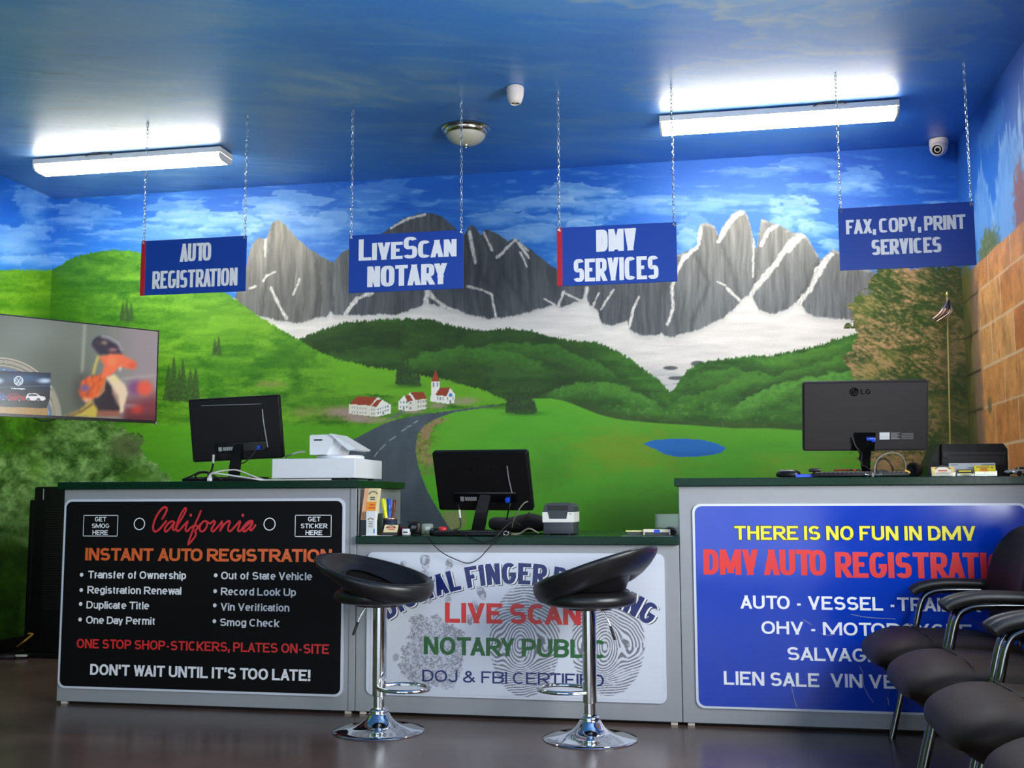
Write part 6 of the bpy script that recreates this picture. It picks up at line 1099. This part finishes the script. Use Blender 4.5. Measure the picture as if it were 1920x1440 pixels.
# right counter
mouse('black and silver mouse at the left end of the right counter', aY(1478, 890, 4.90)[0], 4.90, T3, 1.2, BLK, PORT)
x = aY(1504, 894, 4.95)[0]; tag(MB().bb((x-.035, 4.86, T3+.0004), (x+.06, 5.02, T3+.014), .002).obj('mouse_pad', VGA), 'blue pad beside the mouse on the right counter', 'mouse pad')
keyboard('black keyboard heaped with small things below the large charcoal monitor', (.60, 4.905, T3), .03, .40, .12)
for k, (px, py, lb) in enumerate(((1597, 879, 'red pen lying on the keyboard nearest the charcoal monitor stand'), (1583, 880.5, 'dark red pen lying on the left part of the right keyboard'))):
    p = aY(px, py, 4.88); z = T3+.034; t = thing('pen', lb, 'pen', (p[0], 4.89-.02*k, z-.006)); MB().tube([(p[0]-.045, 4.89-.02*k, z-.003), (p[0]+.018, 4.885-.02*k, z-.003)], .0042, 8).obj('barrel', RED if k == 0 else M('pen_dark_red', (120, 30, 36), .4), t, 50); MB().tube([(p[0]+.019, 4.885-.02*k, z-.003), (p[0]+.036, 4.884-.02*k, z-.003)], [.0046, .0032], 8).obj('cap', BLK, t, 50)
t = thing('remote_control', 'black remote control at the left end of the right keyboard', 'remote', (.41, 4.905, T3+.0245)); MB().box((.415, 4.905, T3+.032), (.045, .10, .014), .005).obj('body', BLK, t, 40); MB().bb((.405, 4.87, T3+.0391), (.425, 4.93, T3+.0405)).obj('buttons', CABG, t)
x = aY(1637, 890, 4.84)[0]; t = thing('binder_clip', 'silver binder clip gripping cables at the edge of the right counter', 'clip', (x, 4.84, T3)); mb = MB()
mb.tube([(x-.004, 4.845, T3+.010), (x-.020, 4.838, T3+.008), (x-.034, 4.834, T3+.012), (x-.036, 4.834, T3+.007), (x-.030, 4.834, T3+.003), (x-.004, 4.838, T3+.006)], .0016, 6); mb.tube([(x+.004, 4.845, T3+.010), (x+.020, 4.838, T3+.008), (x+.034, 4.834, T3+.012), (x+.036, 4.834, T3+.007), (x+.030, 4.834, T3+.003), (x+.004, 4.838, T3+.006)], .0016, 6); mb.obj('wire_handles', STEEL, t, 60); MB().bb((x-.006, 4.842, T3+.0003), (x+.006, 4.856, T3+.018), .002).obj('jaw', CABG, t)
cable('grey cable arching in a tall loop from the binder clip', [tuple(aY(1640, 888, 4.86)), tuple(aY(1640, 877, 4.86)), tuple(aY(1645, 862, 4.87)), tuple(aY(1658, 852, 4.88)), tuple(aY(1676, 849, 4.89)), tuple(aY(1690, 855, 4.90)), tuple(aY(1697, 868, 4.91)), tuple(aY(1698, 882, 4.92))], .0042, CABG)
cable('black cable arching in a low loop beside the binder clip', [tuple(aY(1643, 884, 4.88)), tuple(aY(1645, 868, 4.88)), tuple(aY(1654, 860, 4.89)), tuple(aY(1664, 863, 4.90)), tuple(aY(1672, 874, 4.90)), tuple(aY(1675, 886, 4.91)), tuple(aY(1676, 890, 4.91))], .0036, CABLK)
cable('dark cable running flat from the binder clip to the tape roll', [tuple(aY(1643, 884, 4.855)), tuple(aY(1655, 882, 4.86)), tuple(aY(1672, 886, 4.87)), tuple(aY(1690, 888, 4.87)), tuple(aY(1702, 886, 4.87))], .004, CABLK)
cable('black cables twisting up the stand of the charcoal monitor', [tuple(aY(1618, 869, 4.99)), tuple(aY(1611, 860, 4.98)), tuple(aY(1616, 850, 4.97)), tuple(aY(1615, 870, 4.955)), tuple(aY(1625, 876, 4.95)), tuple(aY(1636, 886, 4.93))], .003, CABLK)
cable('black cables lying behind the keyboard on the right counter', [(.44, 5.22, T3+.011), (.60, 5.24, T3+.011), (.75, 5.22, T3+.011), (.88, 5.16, T3+.011)], .010, CABLK)
p = aY(1716, 883, 4.93); t = thing('tape_roll', 'black round tape roll standing on the right counter', 'tape', (p[0], 4.95, T3)); rt = Matrix.Rotation(math.radians(-38), 4, 'Z') @ Matrix.Rotation(math.pi/2, 4, 'X'); rr = .0315
MB().lathe([(.020, -.02), (.029, -.02), (rr-.0005, -.016), (rr-.0005, .016), (.029, .02), (.020, .02), (.020, -.02)], (p[0], 4.95, T3+rr), 40, rt, False, False).obj('roll', BLK, t, 40); MB().lathe([(.010, -.012), (.0195, -.016), (.0195, .016), (.010, .012)], (p[0], 4.95, T3+rr), 32, rt).obj('core', MBK, t, 40)
p = aY(1700, 888, 4.9); tag(MB().box((p[0], 4.90, T3+.018), (.026, .018, .022), .004, (.2, .5, 0)).obj('yellow_plug', M('yellow_plastic', (226, 168, 30), .4), None, 40), 'small yellow plastic piece left of the black tape roll', 'plug')
def cards(lb, xa, xb, ytop, Y, mat, prints, tilt=-.30, hb=.0):
    a, b = aY(xa, 897, Y), aY(xb, ytop, Y); w = b[0]-a[0]; h = b[2]-T3; x = (a[0]+b[0])/2
    t = thing('card_holder', lb, 'card holder', (x, Y, T3)); mb = MB(); mb.bb((x-w/2-.003, Y-.004, T3+.0005), (x+w/2+.003, Y-.0025, T3+h*.45)); mb.bb((x-w/2-.003, Y-.002, T3+.0005), (x+w/2+.003, Y+.05, T3+.003)); mb.bb((x-w/2-.003, Y+.03, T3+.0035), (x+w/2+.003, Y+.032, T3+h*.9)); mb.obj('clear_stand', ACR, t)
    R_ = Matrix.Translation((x, Y+.002, T3+.0035)) @ Matrix.Rotation(tilt, 4, 'X'); MB().bb((-w/2, 0, 0), (w/2, .012, h)).xf(R_).obj('cards', mat, t)
    for mt_, bx in prints:
        mb = MB()
        for q in bx:
            if q == 'arch': arch(mb, 0, -.0004, h*.45, w*.36, n=12, a0=150, a1=30)
            else: mb.bb((q[0]*w, -.0008, q[1]*h), (q[2]*w, .0, q[3]*h))
        mb.xf(R_).obj('print', mt_, t)
    return t
CARDW = M('card_ivory', (230, 222, 196), .6); CYEL = M('card_amber', (236, 190, 90), .6)
cards('holder of ivory cards with amber corners on the right counter', 1748, 1790, 876, 4.87, CARDW, [(CYEL, [(-.49, .7, -.28, .97), (.22, .7, .49, .97), (-.49, .05, -.36, .6), (.36, .05, .49, .6)]), (INK, ['arch', (-.3, .34, .4, .37)]), (INKR, [(-.22, .5, .18, .62), (-.34, .2, .3, .24)])])
cards('holder of yellow cards on the right counter left of the toy car', 1829, 1867, 873, 4.87, YEL, [(INK, [(-.42, .80, .24, .86), (.30, .74, .40, .84)]), (M('print_orange', (214, 110, 30), .6), [(-.22, .56, .12, .72), (-.28, .40, .16, .50), (-.1, .28, .1, .36)]), (LBLUE, [(-.45, .03, .45, .12)])])
cards('holder of small black and yellow striped cards between the ivory and yellow cards', 1796, 1824, 881, 4.87, BLK, [(YEL, [(-.40, .62, .42, .82), (-.40, .16, .42, .34)])])
cards('row of grey printed slips standing behind the card holders', 1781, 1867, 869, 4.94, M('slip_grey', (178, 180, 182), .55), [(GREYP, [(-.46, .84, -.3, .88), (-.1, .6, .16, .64), (.2, .8, .48, .86), (.34, .66, .4, .7)])], -.12)
# desk printer
PB = M('desk_printer_black', (17, 12, 12), .45, 0, .06, 25., 0, 0, 0, .2); PG = M('desk_printer_panel', (38, 33, 34), .45, 0, .05, 25., 0, 0, 0, .25); ya = 5.24
t = thing('desk_printer', 'black desk printer in the right corner behind the card holders', 'printer', (1.15, 5.38, T3)); h3 = lambda x, y: (lambda p: (p[0], p[2]))(aY(x, y, ya))
pf = [h3(1766, 833), h3(1881, 831.5), h3(1889, 842), (h3(1891, 893)[0], T3+.004), (h3(1766, 893)[0], T3+.004)]
mb = MB(); A_ = [mb.bm.verts.new((x, ya, z)) for x, z in pf]; tpx = h3(1766, 833)[0]; Bv = [mb.bm.verts.new((x, ya+.26, z)) for x, z in ((pf[0][0]+.0, pf[0][1]+.006), (pf[1][0], pf[1][1]+.006), pf[2], pf[3], pf[4])]; n = 5
for f in [A_, Bv[::-1]]+[[A_[i], A_[(i+1) % n], Bv[(i+1) % n], Bv[i]] for i in range(n)]: mb.bm.faces.new(f)
mb.obj('case', PB, t); l0, l1 = pf[0], pf[4]
MB().prism([(l0[0]-.001, l0[1]), (l0[0]-.012, l0[1]+.002), (l0[0]-.060, T3+.055), (l0[0]-.060, T3+.004), (l0[0]-.001, T3+.004)], 1, ya+.03, ya+.25).obj('side_tray', PB, t)
u, v = h3(1765.9, 846), h3(1838, 872); MB().prism([h3(1766.2, 847), h3(1885, 847), h3(1885, 852.5), h3(1776, 852.5), h3(1776, 857), h3(1768, 857)], 1, ya-.004, ya-.0004).obj('upper_panel', PG, t); MB().prism([h3(1767, 861), h3(1776, 861), h3(1776, 854.5), h3(1884, 854.5), h3(1884, 871), h3(1767, 871)], 1, ya-.003, ya-.0004).obj('lower_panel', PG, t)
mb = MB()
for k in range(30): q = h3(1781+k*3.3, 863); mb.bb((q[0], ya-.0042, q[1]-.008), (q[0]+.004, ya-.0031, q[1]))
mb.obj('vent_slots', WPD, t)
for u in (h3(1775, 893)[0], h3(1880, 893)[0]): MB().bb((u-.012, ya+.02, T3), (u+.012, ya+.24, T3+.0038)).obj('foot', WPD, t)
# toy car
CARS = M('car_silver_paint', (196, 200, 200), .22, .6, .03); CARG = M('car_glass', (16, 18, 20), .08)
cl = aY(1901, 890, 4.90); t = thing('toy_car', 'silver model sports car at the right end of the right counter', 'toy car', (1.265, 4.91, T3), math.radians(28)); w = False
def carf(p):
    f = p.x/.075; return (p.x, p.y*(1-.12*abs(f)**3), p.z*(1-.35*max(0, -f)**1.5) if p.z > 0 else p.z*.8)
MB().sell((0, 0, .0175), (.075, .034, .0125), .45, .35, 48, 16, carf).obj('body', CARS, t, 60, w)
MB().sell((.008, 0, .027), (.036, .025, .014), .8, .6, 32, 14, lambda p: (p.x+.10*p.z, p.y*(1-.25*max(0, p.z)/.014), p.z)).obj('cabin_glass', CARG, t, 60, w); MB().sell((.012, 0, .0335), (.022, .020, .0075), .7, .6, 28, 10).obj('roof', CARS, t, 60, w)
for sx in (-.045, .046):
    for sy in (-.033, .033):
        wl_ = MB().lathe([(.006, -.0045), (.0105, -.004), (.0105, .004), (.006, .0045)], (sx, sy, .0108), 24, Matrix.Rotation(math.pi/2, 4, 'X')).obj('wheel', RUB, t, 40, w)
for sy in (-1, 1): MB().sell((-.062, sy*.021, .020), (.007, .006, .0035), .8, .8, 14, 8).obj('headlamp', CARG, t, 60, w); MB().sell((-.073, sy*.018, .0125), (.003, .009, .004), .6, .6, 14, 8).obj('air_intake', CARG, t, 60, w); MB().sell((-.012, sy*.037, .028), (.004, .004, .003), .8, .8, 10, 6).obj('mirror', CARS, t, 60, w)
# flag in the corner
yfp = 6.50; t = thing('flag', 'small furled striped flag on a thin pole in the right corner', 'flag', (1.30, yfp, .0)); g = lambda x, y: aY(x, y, yfp)
p0, p1 = g(1782, 845), g(1776, 556); mb = MB(); bt = Vector(p0)+(Vector(p0)-Vector(p1))*((p0[2]-.012)/(p1[2]-p0[2])); mb.tube([bt, Vector(p1)], .0055, 8); mb.lathe([(.001, .03), (.009, .015), (.009, .008), (.005, .0)][::-1], tuple(p1), 12); mb.obj('pole', M('pole_brass', (186, 176, 110), .35, .6), t, 50)
MB().lathe([(.09, 0), (.09, .008), (.03, .016), (.012, .04)], (bt.x, bt.y, .0), 32).obj('pole_base', MBK, t, 40)
TOPP, BOTP = [g(1777.5, 559), g(1779, 566), g(1781, 574), g(1783, 584)], None
rows = [((1777, 560), (1779, 559)), ((1772, 568), (1780.5, 564)), ((1766.5, 576), (1782, 573)), ((1763, 581), (1784.5, 583)), ((1757, 588), (1780, 590)), ((1751.5, 593.5), (1771, 596)), ((1745.5, 598), (1757, 605))]
a = np.linspace(0, 1, 31); R0 = np.array([r[0] for r in rows], float); R1 = np.array([r[1] for r in rows], float); ks = np.linspace(0, 1, len(rows)); V = []; Cc = []
for f in a:
    A2 = [np.interp(f, ks, R0[:, i]) for i in (0, 1)]; B3 = [np.interp(f, ks, R1[:, i]) for i in (0, 1)]
    for h in np.linspace(0, 1, 40):
        q = g(A2[0]+(B3[0]-A2[0])*h, A2[1]+(B3[1]-A2[1])*h); q[1] += .012*math.sin(h*9+f*3)-.02*f; V.append(q)
        Cc.append(((54, 56, 80) if (int(h*12+f*9) % 3) else (120, 116, 126)) if f < .46 else ((222, 206, 184) if int(h*9) % 2 else (92, 46, 44)))
me = bpy.data.meshes.new('cloth'); me.from_pydata([tuple(v) for v in V], [], [(i*40+j, i*40+j+1, i*40+41+j, i*40+40+j) for i in range(30) for j in range(39)])
at = me.color_attributes.new('paint', 'FLOAT_COLOR', 'POINT'); at.data.foreach_set('color', np.concatenate([lin(np.array(Cc)), np.ones((len(V), 1))], 1).astype(np.float32).ravel()); me.materials.append(MP('flag_cloth', .8, .05, 200.))
o = link('cloth', me, t); sm = o.modifiers.new('thick', 'SOLIDIFY'); sm.thickness = .002
